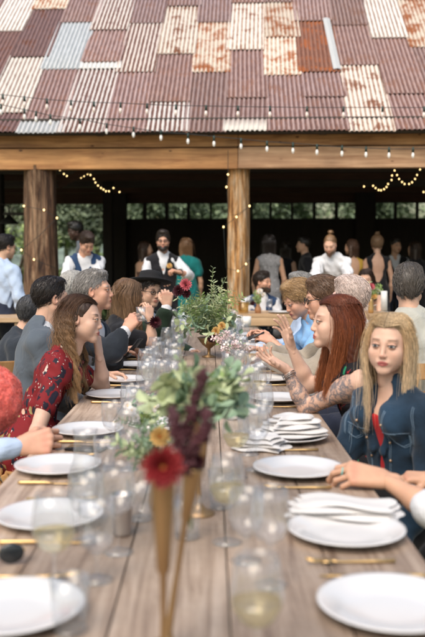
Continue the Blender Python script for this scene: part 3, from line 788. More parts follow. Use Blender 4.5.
def rust(name, valley, crest, patch, pt=(.45, .6), pscale=3.0, stripe=(.25, .75), fleck=(.35, .14, .07), ft=(.62, .72), fade=None, rough=.75):
    m, N, L, b = newmat(name)
    uv = N.new('ShaderNodeUVMap'); uv.uv_map = 'UVMap'; oi = N.new('ShaderNodeObjectInfo')
    cx = N.new('ShaderNodeCombineXYZ'); 
    mu = N.new('ShaderNodeMath'); mu.operation = 'MULTIPLY'; mu.inputs[1].default_value = 37.0; L.new(oi.outputs['Random'], mu.inputs[0]); L.new(mu.outputs[0], cx.inputs[0]); L.new(mu.outputs[0], cx.inputs[1])
    av = N.new('ShaderNodeVectorMath'); av.operation = 'ADD'; L.new(uv.outputs[0], av.inputs[0]); L.new(cx.outputs[0], av.inputs[1])
    st = N.new('ShaderNodeMapping'); st.inputs['Scale'].default_value = (5, 1.1, 1); L.new(av.outputs[0], st.inputs[0])
    sp = N.new('ShaderNodeSeparateXYZ'); L.new(uv.outputs[0], sp.inputs[0])
    ph = N.new('ShaderNodeMath'); ph.operation = 'MULTIPLY'; ph.inputs[1].default_value = 2 * math.pi / .0640; L.new(sp.outputs[0], ph.inputs[0])
    co = N.new('ShaderNodeMath'); co.operation = 'COSINE'; L.new(ph.outputs[0], co.inputs[0])
    hf = N.new('ShaderNodeMath'); hf.operation = 'MULTIPLY_ADD'; hf.inputs[1].default_value = .5; hf.inputs[2].default_value = .5; L.new(co.outputs[0], hf.inputs[0])
    n1 = noise(N, L, st.outputs[0], 4.5, 6, .65, .4); n2 = noise(N, L, av.outputs[0], pscale, 6, .62, .5); n3_ = noise(N, L, st.outputs[0], 9, 5, .7)
    # crest / valley stripes broken up by streaky noise
    a = N.new('ShaderNodeMath'); a.operation = 'MULTIPLY_ADD'; a.inputs[1].default_value = .9; L.new(n1, a.inputs[0]); 
    h2 = N.new('ShaderNodeMath'); h2.operation = 'MULTIPLY_ADD'; h2.inputs[1].default_value = .55; h2.inputs[2].default_value = -.25; L.new(hf.outputs[0], h2.inputs[0]); L.new(h2.outputs[0], a.inputs[2])
    rs = ramp(N, [(stripe[0], 0), (stripe[1], 1)]); L.new(a.outputs[0], rs.inputs[0])
    col = mixc(N, L, rs.outputs[0], valley, crest)
    rp = ramp(N, [(pt[0], 0), (pt[1], 1)])
    a2 = N.new('ShaderNodeMath'); a2.operation = 'MULTIPLY_ADD'; a2.inputs[1].default_value = -.10; L.new(hf.outputs[0], a2.inputs[0]); L.new(n2, a2.inputs[2]); L.new(a2.outputs[0], rp.inputs[0])
    pc = mixc(N, L, n3_, patch, [x * .55 for x in patch])
    col = mixc(N, L, rp.outputs[0], col, pc)
    rf = ramp(N, [(ft[0], 0), (ft[1], .8)]); L.new(n3_, rf.inputs[0]); col = mixc(N, L, rf.outputs[0], col, fleck)
    if fade:    # pale paint near one end of the sheet
        sv = ramp(N, [(fade[0], 1), (fade[1], 0)]); 
        fa = N.new('ShaderNodeMath'); fa.operation = 'MULTIPLY_ADD'; fa.inputs[1].default_value = .25; L.new(n1, fa.inputs[0]); L.new(sp.outputs[1], fa.inputs[2]); L.new(fa.outputs[0], sv.inputs[0]); col = mixc(N, L, sv.outputs[0], col, fade[2])
    # each sheet its own tone
    tr = ramp(N, [(0, (.80, .78, .76)), (.35, (1.02, .96, .92)), (.65, (.92, .95, 1.0)), (1, (1.2, 1.16, 1.12))]); L.new(oi.outputs['Random'], tr.inputs[0]); col = mixc(N, L, 1., col, tr.outputs[0], 'MULTIPLY')
    L.new(col, b.inputs['Base Color']); b.inputs['Roughness'].default_value = rough; b.inputs['Metallic'].default_value = 0.0; b.inputs['Specular IOR Level'].default_value = .3
    bump(N, L, n3_, b, .002, .4)
    return m
RM = {
 'R': rust('rust_brown', (.135, .072, .064), (.37, .28, .275), (.27, .14, .105), (.47, .66), fleck=(.38, .17, .09), ft=(.58, .70)),
 'D': rust('rust_dark', (.105, .056, .052), (.22, .14, .135), (.17, .06, .03), (.5, .62)),
 'G': rust('galvanised', (.28, .30, .31), (.54, .56, .57), (.42, .40, .38), (.62, .75), ft=(.7, .8), rough=.5),
 'W': rust('white_flaking', (.30, .21, .165), (.72, .68, .63), (.27, .12, .07), (.49, .59), 3.4, stripe=(.2, .55)),
 'P': rust('white_striped', (.14, .066, .05), (.62, .57, .53), (.20, .10, .085), (.52, .62), 3.2, stripe=(.40, .58)),
 'V': rust('white_clean', (.27, .21, .185), (.74, .72, .69), (.34, .19, .12), (.58, .70), 3.0, stripe=(.28, .6)),
 'O': rust('orange_rust', (.42, .36, .30), (.66, .60, .53), (.36, .13, .05), (.40, .56), 3.6),
 'Q': rust('orange_dark', (.13, .05, .03), (.24, .12, .085), (.36, .11, .035), (.46, .58), 3.6),
 'F': rust('rust_fading', (.135, .072, .064), (.37, .28, .275), (.22, .12, .10), (.56, .68), fade=(.22, .50, (.66, .65, .62))),
 'S': rust('grey_strip', (.5, .52, .52), (.66, .68, .69), (.4, .36, .33), (.66, .8), rough=.5),
}
barn = empty('barn', BM.translation, -BR, 'open timber barn with patchwork rusty corrugated roof, log posts and orange beams', 'barn')
def bpart(mb, name, mat, parent=None, smooth=False): return mb.build(name, mat, parent or barn, smooth)

# roof deck (underside)
roof = MB(); cs, sn = math.cos(SL), math.sin(SL); LR = 6.0
def rp(u, s, h=0): return V((u, s * cs - h * sn, ZE + s * sn + h * cs))
UW = 9.5
roof.add([rp(-UW, .05, -.07), rp(UW, .05, -.07), rp(UW, LR, -.07), rp(-UW, LR, -.07), rp(-UW, .05, -.03), rp(UW, .05, -.03), rp(UW, LR, -.03), rp(-UW, LR, -.03)],
         [(0, 3, 2, 1), (4, 5, 6, 7), (0, 1, 5, 4), (2, 3, 7, 6), (1, 2, 6, 5), (0, 4, 7, 3)])
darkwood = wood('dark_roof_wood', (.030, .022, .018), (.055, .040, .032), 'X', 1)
roof_o = bpart(roof, 'roof', darkwood)
rb = MB(); pk = rp(0, LR, 0); W2 = pk.y + pk.y
rb.add([V((-UW, pk.y, pk.z)), V((UW, pk.y, pk.z)), V((UW, W2 + .4, ZE - .2)), V((-UW, W2 + .4, ZE - .2)), V((-UW, pk.y, pk.z - .05)), V((UW, pk.y, pk.z - .05)), V((UW, W2 + .4, ZE - .25)), V((-UW, W2 + .4, ZE - .25))],
       [(0, 1, 2, 3), (4, 7, 6, 5), (0, 4, 5, 1), (2, 6, 7, 3), (1, 5, 6, 2), (0, 3, 7, 4)])
bpart(rb, 'rear_roof_slope', RM['R'].copy() and simple('rusty_rear', (.17, .10, .09), .8, 0, .4, 2))

edges = [-150, -108, -66, -24, 17, 59.5, 102, 144, 185, 225.5, 266, 306, 350, 394, 437, 480, 520, 560]
cols = [   # per column, from the eave up: (kind, y pixel of its upper edge) ending at the ridge
 [('R', 60), ('G', -30), ('R', -300)],
 [('W', 90), ('R', 20), ('R', -300)],
 [('R', 104), ('D', 32), ('V', -26), ('R', -300)],
 [('D', 114), ('V', 58), ('D', 10), ('O', -40), ('R', -300)],
 [('G', 121), ('R', 70), ('G', 23), ('R', -34), ('R', -300)],
 [('P', 70), ('S', 63), ('R', 31), ('P', -18), ('R', -300)],
 [('R', 73), ('P', 24), ('R', -36), ('W', -300)],
 [('P', 103), ('R', 55), ('W', 7), ('R', -50), ('R', -300)],
 [('R', 73), ('O', 23), ('R', -40), ('R', -300)],
 [('F', 99), ('R', 51), ('W', 4), ('R', -55), ('R', -300)],
 [('R', 76), ('O', 38), ('O', 3), ('R', -60), ('R', -300)],
 [('R', 98), ('R', 73), ('Q', 22), ('R', -40), ('R', -300)],
 [('W', 66), ('R', 26), ('R', -40), ('R', -300)],
 [('R', 95), ('R', 39), ('V', -14), ('R', -300)],
 [('R', 98), ('R', 48), ('O', 0), ('G', -50), ('R', -300)],
 [('R', 80), ('R', 10), ('R', -300)],
 [('R', 60), ('W', -20), ('R', -300)]]
WL = .064; AMP = .0105
def sheet(u0, u1, s0, s1, kind, lift):
    nu = int((u1 - u0) / WL * 8) + 1; ns = 3
    vs, uvs = [], []
    wob = random.uniform(-.03, .03)
    for k in range(ns + 1):
        t = k / ns; s_ = s0 + (s1 - s0) * t
        for i in range(nu + 1):
            u = u0 + (u1 - u0) * i / nu
            h = AMP * math.cos(2 * math.pi * u / WL) + lift * (1 - t) + .006
            vs.append(rp(u + wob * (1 - t), s_ + random.uniform(-.008, .008) * (k == 0), h)); uvs.append((u, s_ - s0 if kind != 'X' else s_))
    m = MB(); fs = [(k * (nu + 1) + i, k * (nu + 1) + i + 1, (k + 1) * (nu + 1) + i + 1, (k + 1) * (nu + 1) + i) for k in range(ns) for i in range(nu)]
    m.add(vs, fs)
    # lower lip gives the sheet its thickness
    b = len(m.v); m.add([vs[i] - V((0, 0, .009)) for i in range(nu + 1)], []); m.f += [(i, b + i, b + i + 1, i + 1) for i in range(nu)]; m.m += [0] * nu
    uvs += uvs[:nu + 1]
    me = m.mesh('corrugated_sheet'); ul = me.uv_layers.new(name='UVMap')
    li = np.zeros(len(me.loops), np.int32); me.loops.foreach_get('vertex_index', li)
    ul.data.foreach_set('uv', np.array(uvs, np.float32)[li].ravel())
    return link('corrugated_sheet', me, RM[kind], roof_o, True)
for ci, col in enumerate(cols):
    ua = roofuv(edges[ci], 131.5)[0]; ub = roofuv(edges[ci + 1], 131.5)[0]; s_prev = -.02 + random.uniform(-.02, .02)
    par = ci % 2
    for kind, ytop in col:
        if ytop == -300: s1 = LR
        else:
            xm = (edges[ci] + edges[ci + 1]) / 2; xm += (247 - xm) * (131.5 - ytop) / (131.5 + 415)
            s1 = min(roofuv(xm, ytop)[1], LR)
        if s1 - s_prev < .05: continue
        sheet(ua - .012, ub + .03, s_prev, min(s1 + .08, LR), kind, .020 + .006 * par)
        s_prev = s1
# grey ridge strip lying beside the dark orange sheet
p0 = roofuv(337, 72); p1 = roofuv(326, 21)
g = MB(); 
for a, b_ in ((p0, p1),):
    w = .055; g.add([rp(a[0] - w, a[1], .045), rp(a[0], a[1], .060), rp(a[0] + w, a[1], .045), rp(b_[0] - w, b_[1], .045), rp(b_[0], b_[1], .060), rp(b_[0] + w, b_[1], .045)], [(0, 1, 4, 3), (1, 2, 5, 4)])
me = g.mesh('flashing_strip'); me.uv_layers.new(name='UVMap'); link('flashing_strip', me, RM['G'], roof_o, False)

# front beams
oak = wood('orange_timber', (.36, .15, .05), (.72, .38, .15), 'X', 1.0, .55, 2.0, (.10, .035, .012))
oak2 = wood('pale_timber', (.40, .21, .11), (.72, .46, .28), 'X', 1.0, .6, 2.0, (.16, .06, .025))
oak3 = wood('brown_timber', (.28, .12, .045), (.62, .34, .15), 'X', 1.3, .6, 2.3, (.09, .03, .012))
vB = .30
def zb(py): return bl(212, py, vB).z
ux = bl(238, 145, vB).x
for (y0, y1, xa, xb, m_, dv) in ((134.5, 146.8, -UW, ux - .003, oak3, .0), (134.5, 145.8, ux + .003, UW, oak3, .004), (148.2, 168.8, -UW, ux - .003, oak, -.02), (147.2, 168.4, ux + .003, UW, oak2, -.016)):
    b_ = MB(); z1, z0 = zb(y0) + (.0), zb(y1); b_.box(((xa + xb) / 2, vB + dv + .06, (z0 + z1) / 2), (xb - xa, .12, z1 - z0), bev=.006); bpart(b_, 'fascia_board', m_)
gp = MB(); gp.box((0, vB + .11, (zb(134) + zb(168)) / 2), (2 * UW, .05, zb(134) - zb(168) - .02)); bpart(gp, 'backing_board', darkwood)
# log posts
def logmat(name, c1, c2, c3):
    m, N, L, b = newmat(name); vec = coords(N, L, 'Object', (5, 5, .7)); n = noise(N, L, vec, 1.6, 8, .7, 1.0)
    vec2 = coords(N, L, 'Object', (16, 16, 1.0)); n2 = noise(N, L, vec2, 1.5, 6, .7, .6)
    r = ramp(N, [(.36, c1), (.47, c2), (.62, c3)]); L.new(n, r.inputs[0]); r2 = ramp(N, [(.38, .35), (.6, 1.1)]); L.new(n2, r2.inputs[0])
    L.new(mixc(N, L, 1., r.outputs[0], r2.outputs[0], 'MULTIPLY'), b.inputs['Base Color']); b.inputs['Roughness'].default_value = .85
    bump(N, L, n2, b, .03, 1); return m
def logpost(px, r0, r1, v, mat, nm, flare=0):
    c = bl(px, 171, v); b_ = MB(); prof = []; random.seed(int(px))
    for i in range(40):
        t = i / 39; z = t * (zb(168) + .05); r = r0 + (r1 - r0) * t + flare * math.exp(-t * 9)
        prof.append((r, z))
    ph = [random.random() * 6 for _ in range(8)]
    b_.lathe(prof, 56, (c.x, v, 0), wob=lambda a, z: 1 + .05 * math.sin(2 * a + ph[0] + z * .5) + .035 * math.sin(5 * a + ph[1] + .6 * math.sin(z * 2)) + .022 * math.sin(11 * a + ph[2] + .5 * math.sin(z * 3 + 1)) + .018 * math.sin(19 * a + ph[4] + .4 * z) + .02 * math.sin(z * 7 + ph[3]) * math.sin(3 * a))
    return bpart(b_, nm, mat, smooth=True)
logpost(40, .255, .225, .52, logmat('bark', (.030, .014, .010), (.14, .070, .038), (.40, .26, .16)), 'bark_log_post', .08)
logpost(238.5, .165, .148, .50, logmat('peeled_log', (.20, .08, .03), (.60, .31, .11), (.74, .56, .38)), 'peeled_log_post', .05)
logpost(480, .17, .15, .50, logmat('peeled_log_dark', (.12, .06, .03), (.34, .2, .1), (.42, .29, .18)), 'peeled_log_post', .05)
# interior
vW = 8.0
black = wood('shade_black_boards', (.010, .008, .008), (.020, .016, .015), 'Z', 1.2, .8)  # boards made near-black, the interior's shade put into their colour
brown = wood('dark_brown_beam', (.05, .022, .014), (.085, .040, .026), 'X', 1, .8)
def wz(py): return bl(212, py, vW).z
xl = bl(113, 240, vW).x; z0, z1 = wz(219.5), wz(202.5)
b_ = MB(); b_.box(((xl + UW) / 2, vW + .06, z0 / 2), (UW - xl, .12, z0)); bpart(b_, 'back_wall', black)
b_ = MB(); b_.box(((xl + UW) / 2, vW + .06, (z1 + ZE + .1) / 2), (UW - xl, .12, ZE + .1 - z1)); bpart(b_, 'upper_wall', brown)
b_ = MB(); b_.box(((xl - UW) / 2, vW - .1, (wz(204) + wz(193)) / 2), (UW + xl, .2, wz(193) - wz(204)), bev=.01); bpart(b_, 'header_beam', brown)
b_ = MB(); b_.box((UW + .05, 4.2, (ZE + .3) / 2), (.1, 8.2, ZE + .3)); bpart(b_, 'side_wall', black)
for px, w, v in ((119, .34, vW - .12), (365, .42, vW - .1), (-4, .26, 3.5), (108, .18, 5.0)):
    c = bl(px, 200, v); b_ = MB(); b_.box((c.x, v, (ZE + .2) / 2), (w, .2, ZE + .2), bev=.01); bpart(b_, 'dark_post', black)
for v in (1.6, 2.9, 4.2, 5.6, 7.0):
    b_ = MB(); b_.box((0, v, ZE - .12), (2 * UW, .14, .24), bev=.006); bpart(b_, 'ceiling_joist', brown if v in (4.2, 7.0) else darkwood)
for i in range(13):
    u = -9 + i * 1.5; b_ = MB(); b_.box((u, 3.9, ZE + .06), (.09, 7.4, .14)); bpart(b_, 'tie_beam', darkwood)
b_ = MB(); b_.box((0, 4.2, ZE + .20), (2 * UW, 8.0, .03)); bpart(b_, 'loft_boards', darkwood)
for sx, px in ((-1, 92),):
    c = bl(px, 185, 1.0); b_ = MB(); b_.box((c.x, 1.0, ZE - .35), (.09, .09, 1.1), rot=Matrix.Rotation(R(62), 3, 'Y')); bpart(b_, 'diagonal_brace', brown)
fl = MB(); fl.box((0, 4.1, .01), (2 * UW, 8.3, .06)); bpart(fl, 'floor', simple('dark_floor', (.05, .042, .038), .7, 0, .3, 3))
pane_m = glassmat('window_glass', (.93, .96, .95), (.9, .95, 1), .3)
frame_m = simple('black_window_frame', (.010, .009, .009), .5)
panes = [(127, 143), (146.5, 165), (168.5, 187), (190, 210), (211.5, 228.5), (231, 250), (252.5, 269.5), (271.8, 291), (293.2, 313), (315.6, 335), (338, 358), (376, 394), (397, 416), (418.5, 438), (441, 460)]
for i, (a, c_) in enumerate(panes):
    xa, xb = bl(a, 210, vW).x, bl(c_, 210, vW).x; w = .36; hgt = z1 - z0
    fr_ = MB(); t = .022
    W_ = xb - xa + .035
    for (cx_, cz_, sx_, sz_) in ((0, hgt / 2 - t / 2, W_, t), (0, -hgt / 2 + t / 2, W_, t), (-W_ / 2 + t / 2, 0, t, hgt - 2 * t), (W_ / 2 - t / 2, 0, t, hgt - 2 * t)):
        fr_.box((cx_, 0, cz_), (sx_, .07, sz_))
    fo = bpart(fr_, 'window', frame_m); fo.location = ((xa + xb) / 2, vW + .03, (z0 + z1) / 2)
    pn = MB(); pn.box((0, 0, 0), (W_ - 2 * t, .008, hgt - 2 * t)); po = pn.build('pane', pane_m, fo, False)
    # mullion filler between this and the next
    nx = bl(panes[i + 1][0], 210, vW).x if i + 1 < len(panes) else UW
    if nx - xb - .035 > .004:
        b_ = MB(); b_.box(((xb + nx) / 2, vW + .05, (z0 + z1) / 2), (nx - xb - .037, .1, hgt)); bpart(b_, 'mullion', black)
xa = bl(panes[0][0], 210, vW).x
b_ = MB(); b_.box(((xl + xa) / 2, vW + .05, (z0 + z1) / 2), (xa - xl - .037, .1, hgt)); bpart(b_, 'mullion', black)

# ---------------------------------------------------------------- ground and outdoors
def groundmat():
    m, N, L, b = newmat('dry_ground'); vec = coords(N, L); n = noise(N, L, vec, .35, 6, .6); n2 = noise(N, L, vec, 9, 8, .7); n3_ = noise(N, L, vec, 60, 3)
    r = ramp(N, [(.35, (.30, .25, .19)), (.65, (.42, .36, .28))]); L.new(n2, r.inputs[0]); r2 = ramp(N, [(.45, 0), (.6, 1)]); L.new(n, r2.inputs[0])
    L.new(mixc(N, L, r2.outputs[0], r.outputs[0], (.14, .17, .06)), b.inputs['Base Color']); b.inputs['Roughness'].default_value = .95
    bump(N, L, n2, b, .03, .7); return m
gm = MB(); gm.add([(-400, -60, 0), (400, -60, 0), (400, 700, 0), (-400, 700, 0)], [(0, 1, 2, 3)])
tag(gm.build('ground', groundmat(), None, False), kind='structure')
fm = simple('field_grass_soil', (.10, .14, .045), .95, 0, .5, .8, .05)
gm = MB(); gm.add([(-120, 20.5, .012), (120, 20.5, .012), (120, 330, .012), (-120, 330, .012)], [(0, 1, 2, 3)])
tag(gm.build('field', fm, None, False), kind='structure')
# wooded hills closing the view
hm = simple('wooded_hill', (.17, .215, .165), .95, 0, .5, .12, 2.0)  # lightened green, distance haze put into the colour
hl = MB(); nx_, ny_ = 90, 12; vs = []
for j in range(ny_):
    for i in range(nx_):
        x = -260 + 520 * i / (nx_ - 1); y = 110 + 16 * j; t = j / (ny_ - 1)
        z = math.sin(t * math.pi / 2) * (7.5 + 2 * math.sin(x * .021 + 1) + 1.2 * math.sin(x * .06 + 2) + 1.2 * math.sin(x * .23 + j)) - .3
        vs.append((x, y, z))
hl.add(vs, [(j * nx_ + i, j * nx_ + i + 1, (j + 1) * nx_ + i + 1, (j + 1) * nx_ + i) for j in range(ny_ - 1) for i in range(nx_ - 1)])
tag(hl.build('hills', hm), kind='structure')

def conifer(h, w, n, seed, mleaf, mbark):
    rd = random.Random(seed); t = empty('conifer_tree')
    tr = MB(); tr.tube([(0, 0, 0), (.05, .03, h * .4), (0, 0, h * .97)], [.20, .13, .03], 9); tr.build('trunk', mbark, t)
    cr = MB()
    for i in range(n):
        z = h * (.24 + .74 * rd.random() ** 1.15); rr = w * min(1, 1.15 * (1 - z / h)) ** .8 + .12; a = rd.random() * 6.283
        sp = .8 + .4 * math.sin(z * 3.1 + a * 2); d = rr * sp
        base = V((0, 0, z)); tip = V((math.cos(a) * d, math.sin(a) * d, z - .22 * d + rd.uniform(-.1, .15)))
        for k in range(7):
            f = (k + rd.random()) / 7; p = base.lerp(tip, f); q = V((rd.gauss(0, .16), rd.gauss(0, .16), rd.gauss(0, .07)))
            dd = (tip - base).normalized() + V((rd.gauss(0, .5), rd.gauss(0, .5), rd.gauss(-.25, .25)))
            cr.leaf(p + q, dd, V((rd.gauss(0, .3), rd.gauss(0, .3), 1)), rd.uniform(.22, .42), rd.uniform(.10, .2), rd.choice((0, 0, 1)))
    cr.build('crown', mleaf, t, False); return t
nd1 = simple('needles_dark', (.14, .18, .11), .8, 0, .3, 1.5); nd2 = simple('needles_mid', (.24, .29, .17), .8, 0, .3, 1.5)
bark = simple('bark_grey', (.22, .17, .14), .9, 0, .4, 8, .03); palebark = simple('bark_pale', (.45, .42, .38), .8, 0, .3, 4, .02)
T0 = conifer(13, 2.6, 900, 3, [nd1, nd2], bark); T1 = conifer(10.5, 2.3, 800, 4, [nd1, nd2], palebark)
rd = random.Random(11); n = 0
for i in range(30):
    x = -19 + i * 1.32 + rd.uniform(-.5, .5); y = 41 + (i % 4) * 4.5 + rd.uniform(-1.5, 1.5)
    if x < -6: y += 3
    src = (T0, T1)[i % 2]; o = src if i < 2 else copy_tree(src)
    o.location = (x, y, 0); o.rotation_euler.z = rd.random() * 6.28; k = rd.uniform(.8, 1.15); o.scale = (k, k, k)
    tag(o, 'dark evergreen tree standing in the wood beyond the field', 'tree', 'evergreens of the wood beyond the barn')
def shrub(w, h, n, seed, mats):
    rd = random.Random(seed); t = empty('leafy_shrub'); st = MB()
    for i in range(9):
        a = rd.random() * 6.28; st.tube([(0, 0, 0), (math.cos(a) * w * .25, math.sin(a) * w * .25, h * .5), (math.cos(a) * w * .5, math.sin(a) * w * .5, h * .85)], [.025, .018, .006], 5)
    st.build('stem', bark, t)
    lf = MB(); bl_ = [(rd.uniform(-.6, .6) * w, rd.uniform(-.6, .6) * w, rd.uniform(.25, .8) * h, rd.uniform(.25, .45) * w) for _ in range(9)]
    for i in range(n):
        b = rd.choice(bl_); d = V((rd.gauss(0, 1), rd.gauss(0, 1), rd.gauss(0, 1))).normalized(); p = V(b[:3]) + d * b[3] * rd.uniform(.6, 1.15)
        if p.z < .05: p.z = .05 + rd.random() * .2
        lf.leaf(p, d + V((0, 0, .6)), V((rd.gauss(0, 1), rd.gauss(0, 1), 1)), rd.uniform(.07, .14), rd.uniform(.04, .07), rd.choice((0, 0, 1)))
    lf.build('foliage', mats, t, False); return t
sg1 = simple('shrub_green', (.19, .28, .09), .7, 0, .3, 2); sg2 = simple('shrub_light', (.33, .42, .16), .7, 0, .3, 2)
SH0 = shrub(1.1, 2.1, 2600, 5, [sg1, sg2]); SH1 = shrub(1.3, 1.6, 2600, 6, [sg2, sg1])
for i, (px, Y, k, lb) in enumerate(((10, 23, 1.2, 'tall light green shrub at far left behind the man in pale blue shirt'), (70, 24, .75, 'light green shrub behind the man bending in the blue waistcoat'), (106, 25, .85, 'light green shrub just right of the waiter in blue waistcoat'),
        (92, 27, .8, 'shrub farther back between blue waistcoat waiter and dark barn post'), (-25, 25, 1.1, 'shrub beyond the left edge of the barn opening'), (150, 26, .95, 'shrub behind the barn wall seen low in leftmost panes'), (250, 27, 1.2, 'shrub behind barn wall near the middle panes'))):
    o = (SH0, SH1)[i % 2] if i < 2 else copy_tree((SH0, SH1)[i % 2]); o.location = (at(px, 261, Y).x, Y, 0); o.rotation_euler.z = i * 1.3; o.scale = (k, k, k)
    tag(o, lb, 'shrub', 'shrubs behind the barn')
# low weeds at the waiter's side
SH2 = shrub(.32, 1.0, 900, 8, [simple('weed_green', (.16, .23, .09), .7), simple('weed_pale', (.36, .38, .20), .7)])
tag(SH2, 'feathery green weeds at barn opening behind the silver-haired man', 'plant'); SH2.location = (at(119, 261, 12.6).x, 12.6, 0)
gr = MB(); rd = random.Random(5)
for i in range(9000):
    x = rd.uniform(-12, 2); y = 20.6 + rd.random() ** 1.5 * 12; h = rd.uniform(.15, .5); a = rd.random() * 6.28; w = .012
    gr.add([(x - w * math.cos(a), y - w * math.sin(a), 0), (x + w * math.cos(a), y + w * math.sin(a), 0), (x + rd.gauss(0, .08), y + rd.gauss(0, .08), h)], [(0, 1, 2)])
tag(gr.build('meadow_grass', simple('meadow_blades', (.22, .26, .09), .8, 0, .3, 1), None, False), 'tall meadow grass seen through the open left end of the barn', 'grass', kind='stuff')
yf = MB()
for i in range(1400):
    x = rd.uniform(-11, -2); y = rd.uniform(20.8, 27); z = rd.uniform(.25, .75); yf.sph((x, y, z), (.045, .045, .03), 5)
tag(yf.build('yellow_wildflowers', simple('yellow_petal', (.75, .52, .06), .7), None), 'yellow wildflowers dotted through the meadow beyond the barn', 'flowers', kind='stuff')

# loudspeaker, wall lamp, side table
blackm = simple('black_plastic', (.02, .02, .022), .5)
p = at(12.5, 297, 9.4); t = empty('loudspeaker', (p.x, 9.4, 0), .1, 'black box loudspeaker beside the man in the pale blue shirt', 'loudspeaker')
m = MB(); m.box((0, 0, .86), (.24, .24, .46), bev=.015); m.build('cabinet', blackm, t, False)
m = MB(); m.box((0, -.127, .86), (.20, .012, .40), bev=.004); m.build('grille', simple('grille_black', (.035, .035, .037), .7, 0, .5, 90), t, False)
m = MB(); m.tube([(0, 0, .02), (0, 0, .63)], .02, 10); m.lathe([(0, 0), (.2, 0), (.2, .02), (.03, .03), (0, .03)], 20); m.build('stand', blackm, t)
p = at(9, 224, 14.5); t = empty('barn_lamp', (p.x, 14.5, p.z), 0, 'black hanging barn lamp on the dark post at far left', 'lamp')
m = MB(); m.lathe([(.03, .16), (.05, .12), (.16, .02), (.16, .0), (.14, .0), (.04, .1)], 20); m.build('lamp_shade', blackm, t)
m = MB(); m.tube([(0, 0, .14), (0, 0, .30), (-.12, 0, .34), (-.3, 0, .30)], .012, 8); m.build('bracket', blackm, t)
m = MB(); m.box((0.12, 0, .17), (.42, .05, .05), bev=.004); m.build('crossbar', blackm, t, False)
tan = wood('tan_table_wood', (.42, .27, .15), (.6, .42, .26), 'X', 1)
p = at(10, 316, 8.4)
t = empty('side_table', (p.x - .55, 8.4, 0), .05, 'pale wooden table at left behind the seated dark suited men', 'table')
m = MB(); m.box((0, 0, p.z - .02), (1.5, .7, .045), bev=.006); m.build('tabletop', tan, t, False)
for sx in (-1, 1):
    for sy in (-1, 1): m = MB(); m.box((sx * .68, sy * .29, (p.z - .045) / 2), (.07, .07, p.z - .045), bev=.004); m.build('leg', tan, t, False)

# ---------------------------------------------------------------- lights on strings
wire_m = simple('black_wire', (.015, .02, .02), .6)
bulb_m, N_, L_, b_ = newmat('frosted_bulb'); b_.inputs['Base Color'].default_value = (.85, .83, .80, 1); b_.inputs['Roughness'].default_value = .15
b_.inputs['Emission Color'].default_value = (1, .93, .85, 1); b_.inputs['Emission Strength'].default_value = .05
bulb_g, N_, L_, b_ = newmat('clear_bulb'); b_.inputs['Base Color'].default_value = (.80, .68, .64, 1); b_.inputs['Roughness'].default_value = .1; b_.inputs['Coat Weight'].default_value = .5
socket_m = simple('dark_green_socket', (.012, .035, .028), .5)
def bulb_string(label, path, bulbs, bm, group, wr=.0042, br=.030):
    t = empty('string_light', path[0], 0, label, 'string light', group); o = path[0]
    m = MB(); m.tube([p - o for p in path], wr, 6); m.build('wire', wire_m, t)
    for p in bulbs:
        q = p - o; m = MB(); m.tube([q + V((0, 0, .012)), q - V((0, 0, .055))], [.012, .016], 8); s_ = m.build('socket', socket_m, t)
        m = MB(); m.lathe([(0.001, -.128), (br * .6, -.122), (br, -.096), (br * .92, -.078), (br * .5, -.055)], 12, q); m.build('bulb', bm, t)
def path_px(pts, Y, n=6):
    P = []
    for i in range(len(pts) - 1):
        for k in range(n):
            f = k / n; a, b = pts[i], pts[i + 1]; P.append(at(a[0] + (b[0] - a[0]) * f, a[1] + (b[1] - a[1]) * f, Y if not callable(Y) else Y(a[0] + (b[0] - a[0]) * f)))
    P.append(at(pts[-1][0], pts[-1][1], Y if not callable(Y) else Y(pts[-1][0]))); return P
YS = lambda x: 10.7 - x * .0004
bulb_string('upper string of bulbs hanging across the whole rusty roof', path_px([(-60, 88), (0, 94.5), (24, 97), (47, 99.5), (71, 101), (94, 102.5), (120, 103), (150, 104.5), (176, 105.5), (206, 106), (238, 106.5), (270, 107), (306, 107.5), (343, 107.5), (382, 107.5), (425, 107.5), (500, 106)], YS, 2),
            [at(x, y, YS(x)) for x, y in ((-45, 90), (-20, 92.5), (3, 95), (24.5, 97), (47, 99.5), (71, 101), (94, 102.5), (120.5, 103.3), (147, 104.3), (176, 105.3), (206, 106), (238, 106.6), (270, 107), (307, 107.3), (343.5, 107.5), (382.5, 107.5), (424, 107.5), (465, 107))], bulb_g, 'light strings on the barn', br=.021)
YS2 = lambda x: 10.95 - x * .0004
bulb_string('lower string of bulbs crossing roof and running along the orange beam', path_px([(-40, 98), (0, 104.5), (24, 109.5), (36, 112), (50, 115.5), (80, 119), (105, 124), (133, 128), (161, 132), (188, 134), (214, 136.5), (241, 139), (267, 141.7), (293, 143.3), (317, 145), (342, 147), (366, 148), (389, 149), (413, 149), (460, 147)], YS2, 2),
            [at(x, y, YS2(x)) for x, y in ((1, 104.8), (24.5, 109.5), (36, 112), (50.5, 115), (80, 119.5), (106.5, 124), (133.5, 127.5), (161, 130.5), (188, 134), (214, 136.5), (241, 139), (267, 141.7), (293, 143.3), (317, 145), (342, 146.3), (366, 147.4), (389, 148), (413, 148), (437, 147.5))], bulb_m, 'light strings on the barn', br=.019)
fairy = emit('warm_fairy_bulb', (1, .70, .30), 2.2)
def fairy_string(label, pts, Y, wirepts=None, r=.017):
    P = [at(x, y, Y) for x, y in pts]; o = P[0]; t = empty('fairy_light_string', o, 0, label, 'fairy lights', 'warm fairy lights in the barn')
    m = MB(); W_ = [at(x, y, Y) for x, y in (wirepts or pts)]; m.tube([p - o for p in W_], .004, 5); m.build('wire', wire_m, t)
    for p in P: m = MB(); m.sph(p - o, (r * .62, r * .62, r * .75), 8); m.build('bulb', fairy, t)
